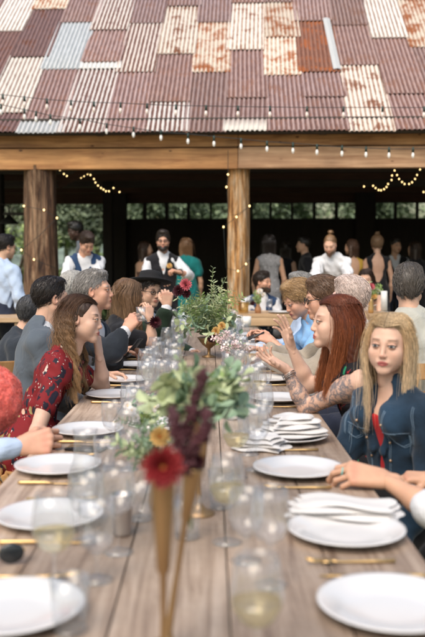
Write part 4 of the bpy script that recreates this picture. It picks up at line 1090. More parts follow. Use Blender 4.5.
fairy_string('looping warm fairy lights under beam right of the bark log', [(60, 170), (64, 174), (67, 176), (71, 178), (74.5, 178.3), (77.5, 178.3), (81, 177.5), (84, 176), (87.5, 174), (90.5, 175), (94, 179), (95.5, 182.5), (98, 185.5), (101, 188), (103.5, 189.5), (106, 191.2), (109, 191.2), (113.5, 188), (119.5, 192)], 12.6)
fairy_string('looping warm fairy lights under beam at the right', [(364, 186.5), (373, 185.8), (375.5, 188), (378.5, 190), (381, 190.3), (384, 189.2), (386.5, 187), (388, 184), (391.5, 180), (392, 175.5), (394.5, 170.5), (397, 175), (399, 179), (402, 182), (404.5, 184), (409, 184), (412, 182.3), (415, 179), (417, 175), (420, 169.5), (423.5, 192)], 12.6)
fairy_string('warm fairy lights on a wire wrapped around the peeled log post', [(228, 174.5), (226.5, 187), (249.5, 206), (236.5, 217), (223.5, 227), (230, 300), (246, 264), (238, 271)], 11.45,
             [(228, 150), (228, 174.5), (227, 187), (228, 215), (236.5, 215), (249.5, 206), (236.5, 217), (223.5, 227), (226, 268), (238, 271), (246, 264), (251, 258)], r=.019)
fairy_string('warm fairy lights on a wire wrapped around the bark log', [(24, 206), (44, 210), (57, 218), (21.5, 250), (34, 259.5)], 11.35, [(26, 196), (24, 206), (44, 210), (57, 218), (40, 235), (21.5, 250), (34, 259.5), (55, 268)], r=.019)
# ---------------------------------------------------------------- the long table
TC, TH = -.075, .565
ORD = 'first second third fourth fifth sixth seventh eighth ninth tenth eleventh twelfth thirteenth fourteenth fifteenth sixteenth seventeenth eighteenth nineteenth twentieth twenty-first twenty-second twenty-third twenty-fourth twenty-fifth twenty-sixth twenty-seventh twenty-eighth twenty-ninth thirtieth'.split()
def tablewood(name, c1, c2, c3):
    m, N, L, b = newmat(name); oi = N.new('ShaderNodeObjectInfo')
    vec = coords(N, L, 'Object', (22, 1.0, 22)); n1 = noise(N, L, vec, 1.4, 9, .70, .8); vec2 = coords(N, L); n2 = noise(N, L, vec2, 2.2, 5, .6); n3_ = noise(N, L, vec2, 40, 4)
    r = ramp(N, [(.30, c1), (.5, c2), (.72, c3)]); L.new(n1, r.inputs[0]); r2 = ramp(N, [(.35, .70), (.65, 1.12)]); L.new(n2, r2.inputs[0])
    at_ = N.new('ShaderNodeAttribute'); at_.attribute_name = 'plank'; r3 = ramp(N, [(0, .80), (1, 1.14)]); L.new(at_.outputs['Fac'], r3.inputs[0])
    col = mixc(N, L, 1., mixc(N, L, 1., r.outputs[0], r2.outputs[0], 'MULTIPLY'), r3.outputs[0], 'MULTIPLY'); L.new(col, b.inputs['Base Color'])
    rr = ramp(N, [(.3, .36), (.7, .6)]); L.new(n3_, rr.inputs[0]); L.new(rr.outputs[0], b.inputs['Roughness']); b.inputs['Specular IOR Level'].default_value = .5
    bump(N, L, n1, b, .0025, .7); return m
twood = tablewood('weathered_table_wood', (.19, .125, .09), (.41, .305, .23), (.58, .46, .37))
table = empty('long_table', (TC, 4.6, 0), 0, 'long weathered wooden plank banquet table running away down the middle', 'table')
m = MB(); npl = 5; pw = 2 * TH / npl; pv = []
for i in range(npl):
    n0 = len(m.v); m.box((-TH + pw * (i + .5), 0, .728 + random.uniform(-.0008, .0008)), (pw - .0035, 8.2, .044), bev=.0015); pv += [random.random()] * (len(m.v) - n0)
me = m.mesh('tabletop'); A = me.attributes.new('plank', 'FLOAT', 'POINT'); A.data.foreach_set('value', pv); link('tabletop', me, twood, table, False)
for y in (-3.9, 0, 3.9):
    for sx in (-1, 1): m = MB(); m.box((sx * .42, y, .352), (.09, .09, .704), bev=.005); m.build('leg', twood, table, False)
    m = MB(); m.box((0, y, .63), (.72, .05, .12), bev=.004); m.build('crossbar', twood, table, False)

def china(name, col, rough=.25):
    m, N, L, b = newmat(name); b.inputs['Base Color'].default_value = c4(col); b.inputs['Roughness'].default_value = rough; b.inputs['Coat Weight'].default_value = .3; return m
porcelain = china('white_porcelain', (.66, .65, .65), .20)
gold, N_, L_, b_ = newmat('brushed_gold'); b_.inputs['Base Color'].default_value = (.66, .44, .20, 1); b_.inputs['Metallic'].default_value = .85; b_.inputs['Roughness'].default_value = .38
darkgold, N_, L_, b_ = newmat('aged_gold'); b_.inputs['Base Color'].default_value = (.34, .21, .10, 1); b_.inputs['Metallic'].default_value = .75; b_.inputs['Roughness'].default_value = .42
silver, N_, L_, b_ = newmat('tarnished_silver'); b_.inputs['Base Color'].default_value = (.42, .38, .36, 1); b_.inputs['Metallic'].default_value = .9; b_.inputs['Roughness'].default_value = .28
linen = fabric('white_linen', (.63, .61, .60), .05, 500, 14, .010, .9)
# plates
P_ = [(0, .004), (.055, .004), (.088, .006), (.100, .013), (.132, .021), (.140, .0225), (.1405, .020), (.133, .0165), (.100, .008), (.085, .0), (0, .0)]
def make_plate():
    m = MB(); m.lathe(P_[::-1], 56); return m.mesh('dinner_plate')
pm = make_plate(); pm.materials.append(porcelain); pm.polygons.foreach_set('use_smooth', [True] * len(pm.polygons))
def plate(x, y, label, k=1, dz=0):
    o = bpy.data.objects.new('dinner_plate', pm); COL.objects.link(o); o.location = (x, y, .752 + dz); o.scale = (k, k, k)
    return tag(o, label, 'plate', 'white dinner plates down the long table')
LP = [(12, 615), (50, 521), (53, 470), (88, 433.5), (110, 397.5), (128, 382), (140, 367), (146, 357), (153, 347), (158, 341), (163, 336)]
RP = [(392, 612), (346, 536), (298, 473), (291, 440), (279, 401), (275, 381), (268, 368), (262, 356), (256, 348), (252, 341), (247, 336)]
PL, PR = [], []
for i, (px, py) in enumerate(LP):
    p = on(px, py); p.x = max(p.x, TC - .42) if i else p.x; p.x = -.075 - .405 if i > 3 else p.x; PL.append(p); plate(p.x, p.y, 'white dinner plate, %s from the camera along the left side of long table' % ORD[i])
for i, (px, py) in enumerate(RP):
    p = on(px, py); p.x = .335 if i > 3 else p.x; PR.append(p); plate(p.x, p.y, 'white dinner plate, %s from the camera along the right side of long table' % ORD[i], 1.04 if i < 3 else 1)
# cutlery
def knife_mesh():
    m = MB(); m.tube([(-.11, 0, .006), (-.10, 0, .006), (-.03, 0, .006), (-.015, 0, .005), (0, 0, .004)], [.0048, .0062, .0056, .0042, .0035], 8)
    m.add([(0, -.006, .003), (0, .006, .003), (.09, -.009, .003), (.09, .006, .003), (.12, -.001, .003), (.12, .003, .003), (0, -.006, .0045), (0, .006, .0045), (.09, -.009, .004), (.09, .006, .0045), (.12, -.001, .0035), (.12, .003, .0035)],
          [(0, 1, 3, 2), (2, 3, 5, 4), (6, 8, 9, 7), (8, 10, 11, 9), (0, 2, 8, 6), (1, 7, 9, 3), (2, 4, 10, 8), (3, 9, 11, 5), (4, 5, 11, 10)]); return m.mesh('dinner_knife')
def fork_mesh():
    m = MB(); m.tube([(-.10, 0, .005), (-.05, 0, .004), (.03, 0, .004), (.045, 0, .006)], [.0052, .0042, .003, .0045], 8)
    m.box((.055, 0, .007), (.026, .022, .003), bev=.001)
    for k in range(4): m.tube([(.064, -.009 + k * .006, .007), (.085, -.009 + k * .006, .008), (.102, -.0085 + k * .0057, .012)], [.0018, .0016, .001], 6)
    return m.mesh('dinner_fork')
km, fkm = knife_mesh(), fork_mesh()
for me in (km, fkm): me.materials.append(gold); me.polygons.foreach_set('use_smooth', [True] * len(me.polygons))
def cut(me, nm, x, y, rz, label, cat_): 
    o = bpy.data.objects.new(nm, me); COL.objects.link(o); o.location = (x, y, .7515); o.rotation_euler.z = rz; return tag(o, label, cat_, 'gold cutlery beside the plates')
for i, p in enumerate(PL[:8]):
    cut(km, 'dinner_knife', p.x + .02, p.y - .185, R(random.uniform(-3, 3)), 'gold knife lying on the camera side of the %s left plate' % ORD[i], 'knife')
    cut(fkm, 'dinner_fork', p.x + .0, p.y + .185, R(random.uniform(-4, 4)), 'gold fork lying on the far side of the %s left plate' % ORD[i], 'fork')
for i, p in enumerate(PR[:8]):
    cut(km, 'dinner_knife', p.x + (.0 if i else .0), p.y + .175, R(180 + random.uniform(-3, 3)), 'gold knife lying on the far side of the %s right plate' % ORD[i], 'knife')
    cut(fkm, 'dinner_fork', p.x - .02, p.y - .195, R(180 + random.uniform(-4, 4)), 'gold fork lying on the camera side of the %s right plate' % ORD[i], 'fork')
# napkins: folded cloth made of soft overlapping layers
def napkin(x, y, z, L_, W_, rz, label, layers=4, seed=0, h=.045):
    rd = random.Random(seed); m = MB(); nx, ny = 22, 12
    for k in range(layers):
        sx, sy = 1 - .10 * k + rd.uniform(-.05, .05), 1 - .13 * k; ph = [rd.random() * 6 for _ in range(4)]; vs = []
        for sgn in (1, -1):
            for i in range(nx + 1):
                for j in range(ny + 1):
                    u, v = i / nx - .5, j / ny - .5; e = max(0, 1 - (abs(u) * 2) ** 6) * max(0, 1 - (abs(v) * 2) ** 4)
                    zz = h / layers * k + h / layers * .5 + sgn * (h / layers * .55) * e ** .5 + .0035 * math.sin(u * 7 + ph[0] + 2 * v) * (k + 1) / layers + .002 * math.sin(v * 9 + ph[1])
                    vs.append((u * L_ * sx + .012 * math.sin(v * 7 + ph[2]), v * W_ * sy + .012 * math.sin(u * 6 + ph[3]), max(zz, .001)))
        n_ = (nx + 1) * (ny + 1); fs = []
        for i in range(nx):
            for j in range(ny):
                a = i * (ny + 1) + j; fs += [(a, a + ny + 1, a + ny + 2, a + 1), (n_ + a, n_ + a + 1, n_ + a + ny + 2, n_ + a + ny + 1)]
        m.add(vs, fs)
    o = m.build('cloth_napkin', linen); o.location = (x, y, z); o.rotation_euler.z = rz; tag(o, label, 'napkin', 'white cloth napkins'); return o
p = on(344, 512); napkin(PR[1].x + .02, PR[1].y + .15, .762, .30, .15, R(-8), 'long white napkin folded against the far rim of the second right plate', 3, 1, .035)
napkin(PR[3].x + .01, PR[3].y, .772, .23, .20, R(12), 'tall folded stack of white napkin on plate before the tattooed woman', 5, 2, .075)
p = on(272, 452); napkin(p.x - .03, p.y + .05, .752, .16, .18, R(70), 'crumpled white napkin left of the napkin stack before tattooed woman', 4, 3, .05)
p = on(156, 428); napkin(p.x, p.y, .752, .20, .13, R(-50), 'white napkin lying between the flowers and the fourth left plate', 3, 4, .04)
p = on(226, 535); 

# glassware
glass = glassmat('drinking_glass', (.975, .98, .985), (1, 1, 1), .30, .10, .20)
wine_m, N_, L_, b_ = newmat('white_wine'); N_.remove(b_)
t_ = N_.new('ShaderNodeBsdfTransparent'); t_.inputs['Color'].default_value = (1, .95, .76, 1); g_ = N_.new('ShaderNodeBsdfGlossy'); g_.inputs['Roughness'].default_value = .03
tr_ = N_.new('ShaderNodeBsdfTranslucent'); tr_.inputs['Color'].default_value = (.97, .88, .58, 1)
m1_ = N_.new('ShaderNodeMixShader'); m1_.inputs[0].default_value = .22; L_.new(t_.outputs[0], m1_.inputs[1]); L_.new(tr_.outputs[0], m1_.inputs[2])
m2_ = N_.new('ShaderNodeMixShader'); m2_.inputs[0].default_value = .12; L_.new(m1_.outputs[0], m2_.inputs[1]); L_.new(g_.outputs[0], m2_.inputs[2]); L_.new(m2_.outputs[0], N_['Material Output'].inputs['Surface'])
PROF = {
 'wine': dict(base=[(0, .004), (.036, .0015), (.037, .003), (.012, .008), (.004, .016)], stem=[(.004, .016), (.0034, .05), (.0036, .085), (.008, .093)],
              bowl=[(.0, .093), (.012, .094), (.030, .106), (.042, .130), (.0435, .150), (.039, .185), (.0345, .212), (.0335, .212), (.038, .185), (.0425, .150), (.041, .131), (.029, .108), (0, .097)], fill=(.098, .138)),
 'goblet': dict(base=[(0, .004), (.034, .0015), (.035, .003), (.014, .009), (.006, .016)], stem=[(.006, .016), (.005, .035), (.007, .055), (.012, .062)],
              bowl=[(.0, .062), (.016, .063), (.032, .078), (.038, .10), (.039, .13), (.0385, .165), (.0375, .165), (.038, .13), (.037, .10), (.031, .08), (0, .067)], fill=(.068, .13)),
 'tumbler': dict(base=[(0, .001), (.030, .001), (.031, .008), (0, .010)], stem=None, bowl=[(.030, .001), (.033, .05), (.036, .105), (.035, .105), (.032, .05), (.029, .011), (0, .010)], fill=(.011, .06)),
 'carafe': dict(base=[(0, .001), (.046, .001), (.047, .008), (0, .010)], stem=None, bowl=[(.046, .001), (.052, .04), (.050, .09), (.034, .14), (.030, .19), (.036, .22), (.035, .22), (.029, .19), (.033, .14), (.049, .09), (.051, .04), (.045, .012), (0, .010)], fill=(.011, .10)),
}
water_m = glassmat('water', (.96, .975, .98), (.9, .95, 1), .2)
def rad_at(prof, z):
    q = prof[:next(i for i in range(1, len(prof)) if prof[i][0] < prof[i - 1][0] and prof[i][1] <= prof[i - 1][1] + 1e-9)] if False else prof
    best = 0
    for (r0, z0), (r1, z1) in zip(q, q[1:]):
        if z1 > z0 and z0 <= z <= z1: best = r0 + (r1 - r0) * (z - z0) / (z1 - z0); break
    return best - .0022
PROTO = {}
def proto(kind, fill):
    k = (kind, fill)
    if k in PROTO: return copy_tree(PROTO[k])
    d = PROF[kind]; nm = {'wine': 'wine_glass', 'goblet': 'water_goblet', 'tumbler': 'glass_tumbler', 'carafe': 'glass_carafe'}[kind]; t = empty(nm)
    m = MB(); m.lathe(d['bowl'], 36); m.build('bowl' if d['stem'] else 'body', glass, t)
    if d['stem']: m = MB(); m.lathe(d['stem'], 14); m.build('stem', glass, t)
    m = MB(); m.lathe(d['base'], 32); m.build('base', glass, t)
    if fill:
        z0, z1 = d['fill']; pr = [(0, z0 + .001)] + [(max(rad_at(d['bowl'], z0 + (z1 - z0) * f), .002), z0 + (z1 - z0) * f) for f in (.08, .2, .4, .6, .8, 1)] + [(0, z1)]
        m = MB(); m.lathe(pr, 32); m.build('wine' if fill == 'wine' else 'water', wine_m if fill == 'wine' else water_m, t)
    PROTO[k] = t; return t
GL = []      # (x, y, kind, fill)
def g(px, py, kind, fill=None): p = on(px, py); GL.append((p.x, p.y, kind, fill))
GL += [(.075, 1.33, 'wine', 'wine')]
g(270, 586, 'wine'); g(227, 543, 'wine', 'wine'); g(221, 508, 'tumbler'); g(246, 562, 'goblet'); g(118, 553, 'wine'); g(97, 581, 'goblet'); g(88, 541, 'goblet'); g(55, 599, 'wine', 'wine'); g(70, 632, 'tumbler')
g(140, 520, 'tumbler'); g(187, 538, 'tumbler'); g(86, 505, 'carafe', 'water'); g(236, 478, 'wine', 'wine'); g(256, 470, 'wine'); g(249, 455, 'goblet'); g(262, 441, 'wine'); g(244, 432, 'wine'); g(105, 470, 'tumbler'); g(128, 470, 'wine'); g(113, 448, 'goblet'); g(136, 441, 'wine'); g(150, 452, 'tumbler')
rd = random.Random(21)
y = 3.55
while y < 8.5:
    for sx, xc in (('l', TC - .205), ('r', TC + .235)):
        for k in range(5):
            xx = xc + rd.uniform(-.085, .085); yy = y + k * .066 + rd.uniform(-.02, .02)
            if all((xx - a[0]) ** 2 + (yy - a[1]) ** 2 > .085 ** 2 for a in GL): GL.append((xx, yy, rd.choice(('wine', 'wine', 'goblet', 'tumbler')), rd.choice((None, None, 'wine', None))))
    y += .33
CNT = {}
for x, y, kind, fill in sorted(GL, key=lambda a: a[1]):
    o = proto(kind, fill); o.location = (x, y, .7505); k = rd.uniform(.97, 1.05); o.scale = (k, k, k); o.rotation_euler.z = rd.random() * 6
    side = 'left' if x < TC - .03 else 'right'; word = {'wine': 'stemmed wine glass', 'goblet': 'short stemmed goblet', 'tumbler': 'glass tumbler', 'carafe': 'glass carafe'}[kind]
    full = {'wine': 'holding white wine', 'water': 'holding water', None: 'without drink'}[fill]
    key = (side, kind, fill); CNT[key] = CNT.get(key, 0) + 1
    tag(o, '%s %s, %s from camera left of centre' % (word, full, ORD[CNT[key] - 1]) if side == 'left' else '%s %s, %s from camera right of centre' % (word, full, ORD[CNT[key] - 1]),
        {'wine': 'wine glass', 'goblet': 'goblet', 'tumbler': 'tumbler', 'carafe': 'carafe'}[kind], 'glasses along the long table')
# silver cups
def cup(px, py, h, r, label):
    p = on(px, py); m = MB(); m.lathe([(0, .001), (r * .82, .001), (r * .86, .006), (r * .82, .010), (r * .95, h * .6), (r, h - .004), (r * 1.04, h), (r * .98, h), (r * .9, h * .6), (r * .78, .012), (0, .012)], 32)
    o = m.build('silver_cup', silver); o.location = (p.x, p.y, .7505); tag(o, label, 'cup', 'silver cups on the table')
cup(122, 535, .105, .027, 'dark silver cup standing left of the red dahlia')
cup(232, 420, .145, .027, 'tall silver cup among glasses left of the tattooed elbow')
cup(181, 520, .085, .027, 'small silver cup behind the gold trumpet vase stem') if False else None

# flowers
def vase(name, x, y, prof, mat, label, cat_='vase', tilt=0):
    m = MB(); m.lathe(prof, 32); o = m.build(name, mat); o.location = (x, y, .7505); o.rotation_euler.y = tilt; return tag(o, label, cat_)
def trumpet(h, r, foot=.042, cf=.44):
    c = h * cf
    return [(0, .0), (foot, .0), (foot, .004), (foot * .5, .012), (.007, .03), (.0050, c * .6), (.0060, c), (r * .50, c + .010), (r * .66, c + (h - c) * .45), (r * .92, c + (h - c) * .92), (r, h), (r * .94, h), (r * .60, c + (h - c) * .45), (0, c + .03)]
pet_red = simple('dahlia_red', (.25, .016, .020), .6, 0, .25, 40); pet_dark = simple('dahlia_burgundy', (.050, .006, .012), .6, 0, .3, 40); pet_yel = simple('petal_yellow', (.70, .46, .17), .6, 0, .2, 40); pet_cen = simple('dahlia_centre', (.50, .17, .04), .7)
pet_pink = simple('astilbe_pink', (.72, .55, .55), .8, 0, .2, 40); pet_white = simple('petal_white', (.78, .74, .70), .7, 0, .1, 40); pet_rose = simple('petal_rose', (.55, .12, .15), .6)
euc = simple('eucalyptus_leaf', (.20, .29, .19), .6, 0, .3, 20); euc2 = simple('green_leaf', (.22, .32, .10), .6, 0, .3, 20); euc3 = simple('pale_leaf', (.42, .48, .28), .6, 0, .2, 20); stem_m = simple('green_stem', (.16, .22, .08), .7)
def bloom(parent, c, face, r, mats, rows=5, seed=0, name='flower'):
    rd = random.Random(seed); m = MB(); face = V(face).normalized(); q = face.to_track_quat('Z', 'Y').to_matrix(); c = V(c)
    for k in range(rows):
        n = 16 - 2 * k; el = R(8 + 72 * k / rows)
        for i in range(n):
            a = 2 * math.pi * (i + .5 * (k % 2)) / n + rd.uniform(-.08, .08); d = q @ V((math.cos(a) * math.cos(el), math.sin(a) * math.cos(el), math.sin(el))); nn = q @ V((-math.cos(a) * math.sin(el), -math.sin(a) * math.sin(el), math.cos(el)))
            m.leaf(c + d * r * .12, d, nn, r * (1 - .12 * k) * rd.uniform(.9, 1.02), r * .36, 0, fold=.22, curl=-.12)
    m.sph(c + face * r * .16, (r * .22,) * 3, 10, 1)
    return m.build(name, mats, parent)
def sprig(m, p, d, L_, lw, ll, n, rd, mi=0, droop=.3, stem=None):
    p = V(p); d = V(d).normalized(); pts = [p]; q = p.copy(); dd = d.copy()
    for i in range(n):
        dd = (dd + V((rd.gauss(0, .06), rd.gauss(0, .06), -droop / n))).normalized(); q = q + dd * L_ / n; pts.append(q.copy())
        s = dd.cross(V((rd.gauss(0, 1), rd.gauss(0, 1), rd.gauss(0, 1)))).normalized()
        for sg in (1, -1): m.leaf(q, dd * .5 + s * sg, s.cross(dd) + V((rd.gauss(0, .3),) * 3), ll * rd.uniform(.7, 1.15), lw * rd.uniform(.7, 1.15), mi)
    if stem: stem.tube(pts, .0016, 4)
def bouquet(label, loc, spec, blooms, seed, name='flower_arrangement'):
    """spec: (n sprigs, length, leaf width, leaf length, leaves, material, droop, spread, up)"""
    rd = random.Random(seed); t = empty(name, loc, 0, label, 'flowers'); st = MB()
    for nm, n, L_, lw, ll, k, mat, droop, spread, up in spec:
        m = MB()
        for i in range(n):
            a = rd.random() * 6.283; e = spread * rd.random() ** .6; d = V((math.cos(a) * math.sin(e), math.sin(a) * math.sin(e), math.cos(e) * up + .05))
            sprig(m, V((rd.gauss(0, .008), rd.gauss(0, .008), 0)), d, L_ * rd.uniform(.6, 1.1), lw, ll, k, rd, rd.choice((0, 0, 1)) if len(mat) > 1 else 0, droop, st)
        m.build(nm, mat, t, False)
    st.build('stem', stem_m, t)
    for i, (c, f, r, mats, rows) in enumerate(blooms): bloom(t, c, f, r, mats, rows, seed + i)
    return t
vx = at(163, 500, 1.36); vase('trumpet_vase', vx.x, 1.36, trumpet(.333, .0225, .030, .50), darkgold, 'tall gold trumpet vase nearest the camera, holding the red dahlia')
t = empty('dahlia_stem', (vx.x, 1.36, 1.06), 0, 'big red dahlia facing the camera in the nearest gold vase', 'flower')
bloom(t, at(163, 467, 1.33) - V((vx.x, 1.36, 1.06)), (.05, -1, .25), .035, [pet_red, pet_cen], 5, 1)
m = MB(); m.tube([(0, 0, -.10), (0, .004, -.03), at(163, 467, 1.34) - V((vx.x, 1.36, 1.06))], .003, 6); m.build('stem', stem_m, t)
vx2 = at(191, 470, 1.46); vb = at(166, 655, 1.46); vase('trumpet_vase', vb.x, 1.46, trumpet(.325, .019, .026, .70), darkgold, 'leaning gold trumpet vase holding the dark burgundy amaranth', tilt=math.atan2(vx2.x - vb.x, .29))
# amaranth plumes
t = empty('amaranth_plume', (vx2.x, 1.46, 1.04), 0, 'dark burgundy amaranth plumes rising from the leaning gold vase', 'flowers'); rd = random.Random(3)
for j, pts in enumerate(([(186, 470), (187, 440), (191, 415), (200, 390), (204, 368)], [(186, 460), (178, 440), (176, 425), (172, 408)], [(190, 455), (200, 440), (207, 425), (206, 410)])):
    W_ = [at(px, py, 1.46 + rd.uniform(-.02, .02)) - V((vx2.x, 1.46, 1.04)) for px, py in pts]; m = MB()
    for i in range(len(W_) - 1):
        for k in range(38):
            p = W_[i].lerp(W_[i + 1], rd.random()); rr = (.0125, .009, .009)[j] * (1 - .12 * i) * 1.1; m.sph(p + V((rd.gauss(0, rr * .55), rd.gauss(0, rr * .55), rd.gauss(0, rr * .55))), rd.uniform(.0035, .0065), 6)
    m.build('plume', pet_dark, t)
m = MB(); m.tube([(0, 0, -.08), (-.003, 0, .0), at(187, 440, 1.46) - V((vx2.x, 1.46, 1.04))], .003, 6); m.build('stem', stem_m, t)
bloom(t, at(196, 462, 1.45) - V((vx2.x, 1.46, 1.04)), (.6, -1, -.1), .017, [pet_dark, pet_dark], 4, 9)
# yellow bloom with grey-green sprigs behind the dahlia
vx3 = at(160, 480, 2.3); vase('bud_vase', vx3.x, 2.3, [(0, 0), (.03, 0), (.034, .03), (.022, .07), (.013, .10), (.016, .12), (.013, .12), (.010, .10), (0, .03)], darkgold, 'small gold bud vase behind the red dahlia with the yellow bloom')
bouquet('yellow bloom with fine grey green sprigs left of the amaranth', (vx3.x, 2.3, .86), [('leaves', 12, .16, .016, .03, 7, [euc, euc3], .5, 1.0, 1)], [(at(160, 437, 2.26) - V((vx3.x, 2.3, .86)), (0, -1, .4), .028, [pet_yel, pet_cen], 4)], 5)
# eucalyptus bouquet
vx4 = at(199, 400, 2.25); vase('trumpet_vase', vx4.x, 2.25, trumpet(.27, .034), darkgold, 'gold trumpet vase under the round leaved eucalyptus bouquet')
bouquet('blurred round leaved eucalyptus bouquet above the dark amaranth', (vx4.x, 2.25, 1.03), [('eucalyptus_leaves', 25, .15, .042, .050, 6, [euc, euc3], .55, 1.25, 1), ('fine_leaves', 7, .14, .012, .03, 9, [euc2, euc3], .5, 1.3, 1)],
        [((-.05, -.03, .03), (-.3, -1, .2), .012, [pet_white, pet_yel], 2), ((-.02, -.05, .0), (0, -1, .2), .014, [pet_white, pet_yel], 2)], 6)
# small white flowers at left
p = on(143, 452); vase('bud_vase', p.x, p.y, [(0, 0), (.028, 0), (.032, .03), (.018, .075), (.015, .10), (.013, .10), (.014, .07), (0, .02)], glass, 'little glass bud vase of white flowers left of the amaranth')
bouquet('small white flowers in a little glass bud vase', (p.x, p.y, .84), [('leaves', 12, .11, .012, .025, 6, [euc, euc2], .5, 1.1, 1)], [((rd.uniform(-.06, .06), -.03 + rd.uniform(-.03, .03), rd.uniform(.02, .09)), (rd.uniform(-.5, .5), -1, .6), .016, [pet_white, pet_yel], 3) for _ in range(7)], 7)
# mid arrangement
vx5 = at(209, 300, 6.0); vase('footed_bowl', vx5.x, 6.0, [(0, 0), (.05, 0), (.05, .006), (.012, .02), (.012, .06), (.05, .09), (.085, .14), (.082, .14), (.045, .095), (0, .08)], darkgold, 'gold footed bowl beneath the largest green arrangement', 'bowl')
bl5 = [((at(px, py, 5.85) - V((vx5.x, 6.0, .93))), (-.3, -1, .3), r, mats, 5) for px, py, r, mats in ((186, 285, .045, [pet_rose, pet_dark]), (179, 291, .045, [pet_dark, pet_dark]), (187, 294, .035, [pet_dark, pet_dark]), (216, 331, .03, [pet_yel, pet_cen]), (219, 339, .04, [pet_dark, pet_dark]), (212, 338, .035, [pet_dark, pet_dark]), (222, 326, .03, [pet_yel, pet_cen]))]
bouquet('largest feathery green arrangement with burgundy dahlias in the middle of table', (vx5.x, 6.0, .93), [('eucalyptus_leaves', 22, .26, .045, .055, 6, [euc, euc3], .9, 1.25, 1), ('feathery_leaves', 38, .32, .010, .045, 14, [euc2, euc3], .7, .85, 1.25), ('pale_grass_leaves', 20, .42, .006, .035, 14, [euc3, simple('straw_grass', (.5, .46, .26), .8)], .35, .7, 1.2)], bl5, 8)
for i, (px, py, Y, h) in enumerate(((238, 338, 5.0, .10), (229, 328, 5.6, .11))):
    p = at(px, py, Y); lb = ['small pink and white sprigs among the glasses right of the big arrangement', 'small pale pink sprigs just behind the first pink bunch', 'pale pink plumes nearest to the right hand plates', 'whitish plumes left of the burgundy and yellow blooms', 'low pink plumes nearest the camera, above the tall silver cup'][i]
    bouquet(lb, (p.x, Y, .86), [('plume', 26, h, .014, .02, 12, [pet_pink, pet_white], .4, .9, 1), ('leaves', 8, h * .9, .012, .03, 7, [euc, euc2], .5, 1, 1)], [], 30 + i, 'pink_flowers')
    vase('bud_vase', p.x, Y, [(0, 0), (.03, 0), (.034, .03), (.022, .07), (.013, .11), (.016, .12), (.013, .12), (.010, .10), (0, .03)], [porcelain, glass][i % 2], ['white bud vase', 'clear bud vase', 'white bud vase', 'clear bud vase', 'white bud vase'][i] + ' under the ' + lb[:lb.find('sprigs') + 6] + ' ' + ['right of the arrangement', 'behind the first bunch', 'near right plates', 'left of the yellow blooms', 'above tall silver cup'][i])
# sunglasses and phone on the left
def sunglasses(x, y, rz, label):
    t = empty('sunglasses', (x, y, .752), rz, label, 'sunglasses'); m = MB()
    for s in (-1, 1): m.sph((s * .034, 0, .024), (.029, .007, .024), 16)
    m.build('lens', simple('dark_lens', (.02, .025, .03), .1), t); m = MB(); m.tube([(-.012, 0, .03), (0, -.003, .033), (.012, 0, .03)], .002, 6)
    for s in (-1, 1): m.tube([(s * .064, .002, .03), (s * .066, .03, .02), (s * .01, .045, .006)], .0025, 6)
    m.build('frame', gold, t)
p = on(-4, 566); sunglasses(p.x, p.y, R(15), 'dark sunglasses with gold frame between the first and second left plates')
p = on(86, 450); m = MB(); m.box((0, 0, .005), (.075, .145, .009), bev=.004); o = m.build('mobile_phone', simple('phone_black', (.015, .015, .018), .2)); o.location = (p.x, p.y, .7505); o.rotation_euler.z = R(75); tag(o, 'black mobile phone lying beyond the fist near the fourth left plate', 'phone')
p = on(118, 388.5); m = MB(); m.box((0, 0, .005), (.075, .15, .009), bev=.004); o = m.build('mobile_phone', blackm); o.location = (p.x + .06, p.y - .02, .7505); o.rotation_euler.z = R(80); tag(o, 'dark phone lying on table beyond the elbow of woman in red', 'phone')

# ---------------------------------------------------------------- head table in front of the barn
HT = at(300, 314, 9.9); hz = HT.z
t = empty('head_table', (at(310, 300, 9.9).x, 10.25, 0), -BR, 'wooden head table in front of the peeled log post', 'table'); hx = (at(400, 300, 9.9).x - at(236, 300, 9.9).x) / 2
m = MB(); m.box((0, 0, hz - .02), (2 * hx, .7, .04), bev=.004); m.build('tabletop', tan, t, False)
m = MB(); m.box((0, -.33, hz - .09), (2 * hx - .1, .03, .10), bev=.003); m.build('apron', tan, t, False)
for sx in (-1, 1):
    for sy in (-1, 1): m = MB(); m.box((sx * (hx - .08), sy * .28, (hz - .04) / 2), (.07, .07, hz - .042), bev=.004); m.build('leg', tan, t, False)
def onht(px, dy=0): return V((at(px, 300, 10.05 + dy).x, 10.05 + dy, hz + .001))
for i, (px, dy, kd, fl_, lb) in enumerate(((250, 0, 'wine', 'wine', 'wine glass left of the bud vase on head table'), (269, .05, 'goblet', None, 'goblet right of the bud vase on head table'), (345, 0, 'wine', None, 'wine glass left of the bride on head table'), (352, .06, 'wine', 'wine', 'filled wine glass before the bride on head table'), (361, 0, 'goblet', None, 'goblet before the bride on head table'), (247, .12, 'goblet', None, 'goblet behind the gold candle jar on head table'))):
    o = proto(kd, fl_); o.location = onht(px, dy); tag(o, lb, {'wine': 'wine glass', 'goblet': 'goblet'}[kd], 'glasses on the head table')
m = MB(); m.lathe([(0, 0), (.055, 0), (.06, .02), (.06, .13), (.055, .13), (.054, .02), (0, .015)], 24); o = m.build('candle_jar', [glassmat('amber_glass', (.85, .74, .52), (1, .9, .7), .3)]); o.location = onht(243.5); tag(o, 'gold tinted glass candle jar at the left end of head table', 'candle jar')
m = MB(); m.lathe([(0, 0), (.05, 0), (.055, .10), (.05, .10), (0, .095)], 24); o = m.build('pillar_candle', [simple('wax', (.8, .78, .74), .5)]); p = on(246, 326); o.location = (p.x, p.y, .7505); tag(o, 'white pillar candle at the far end of long table', 'candle')
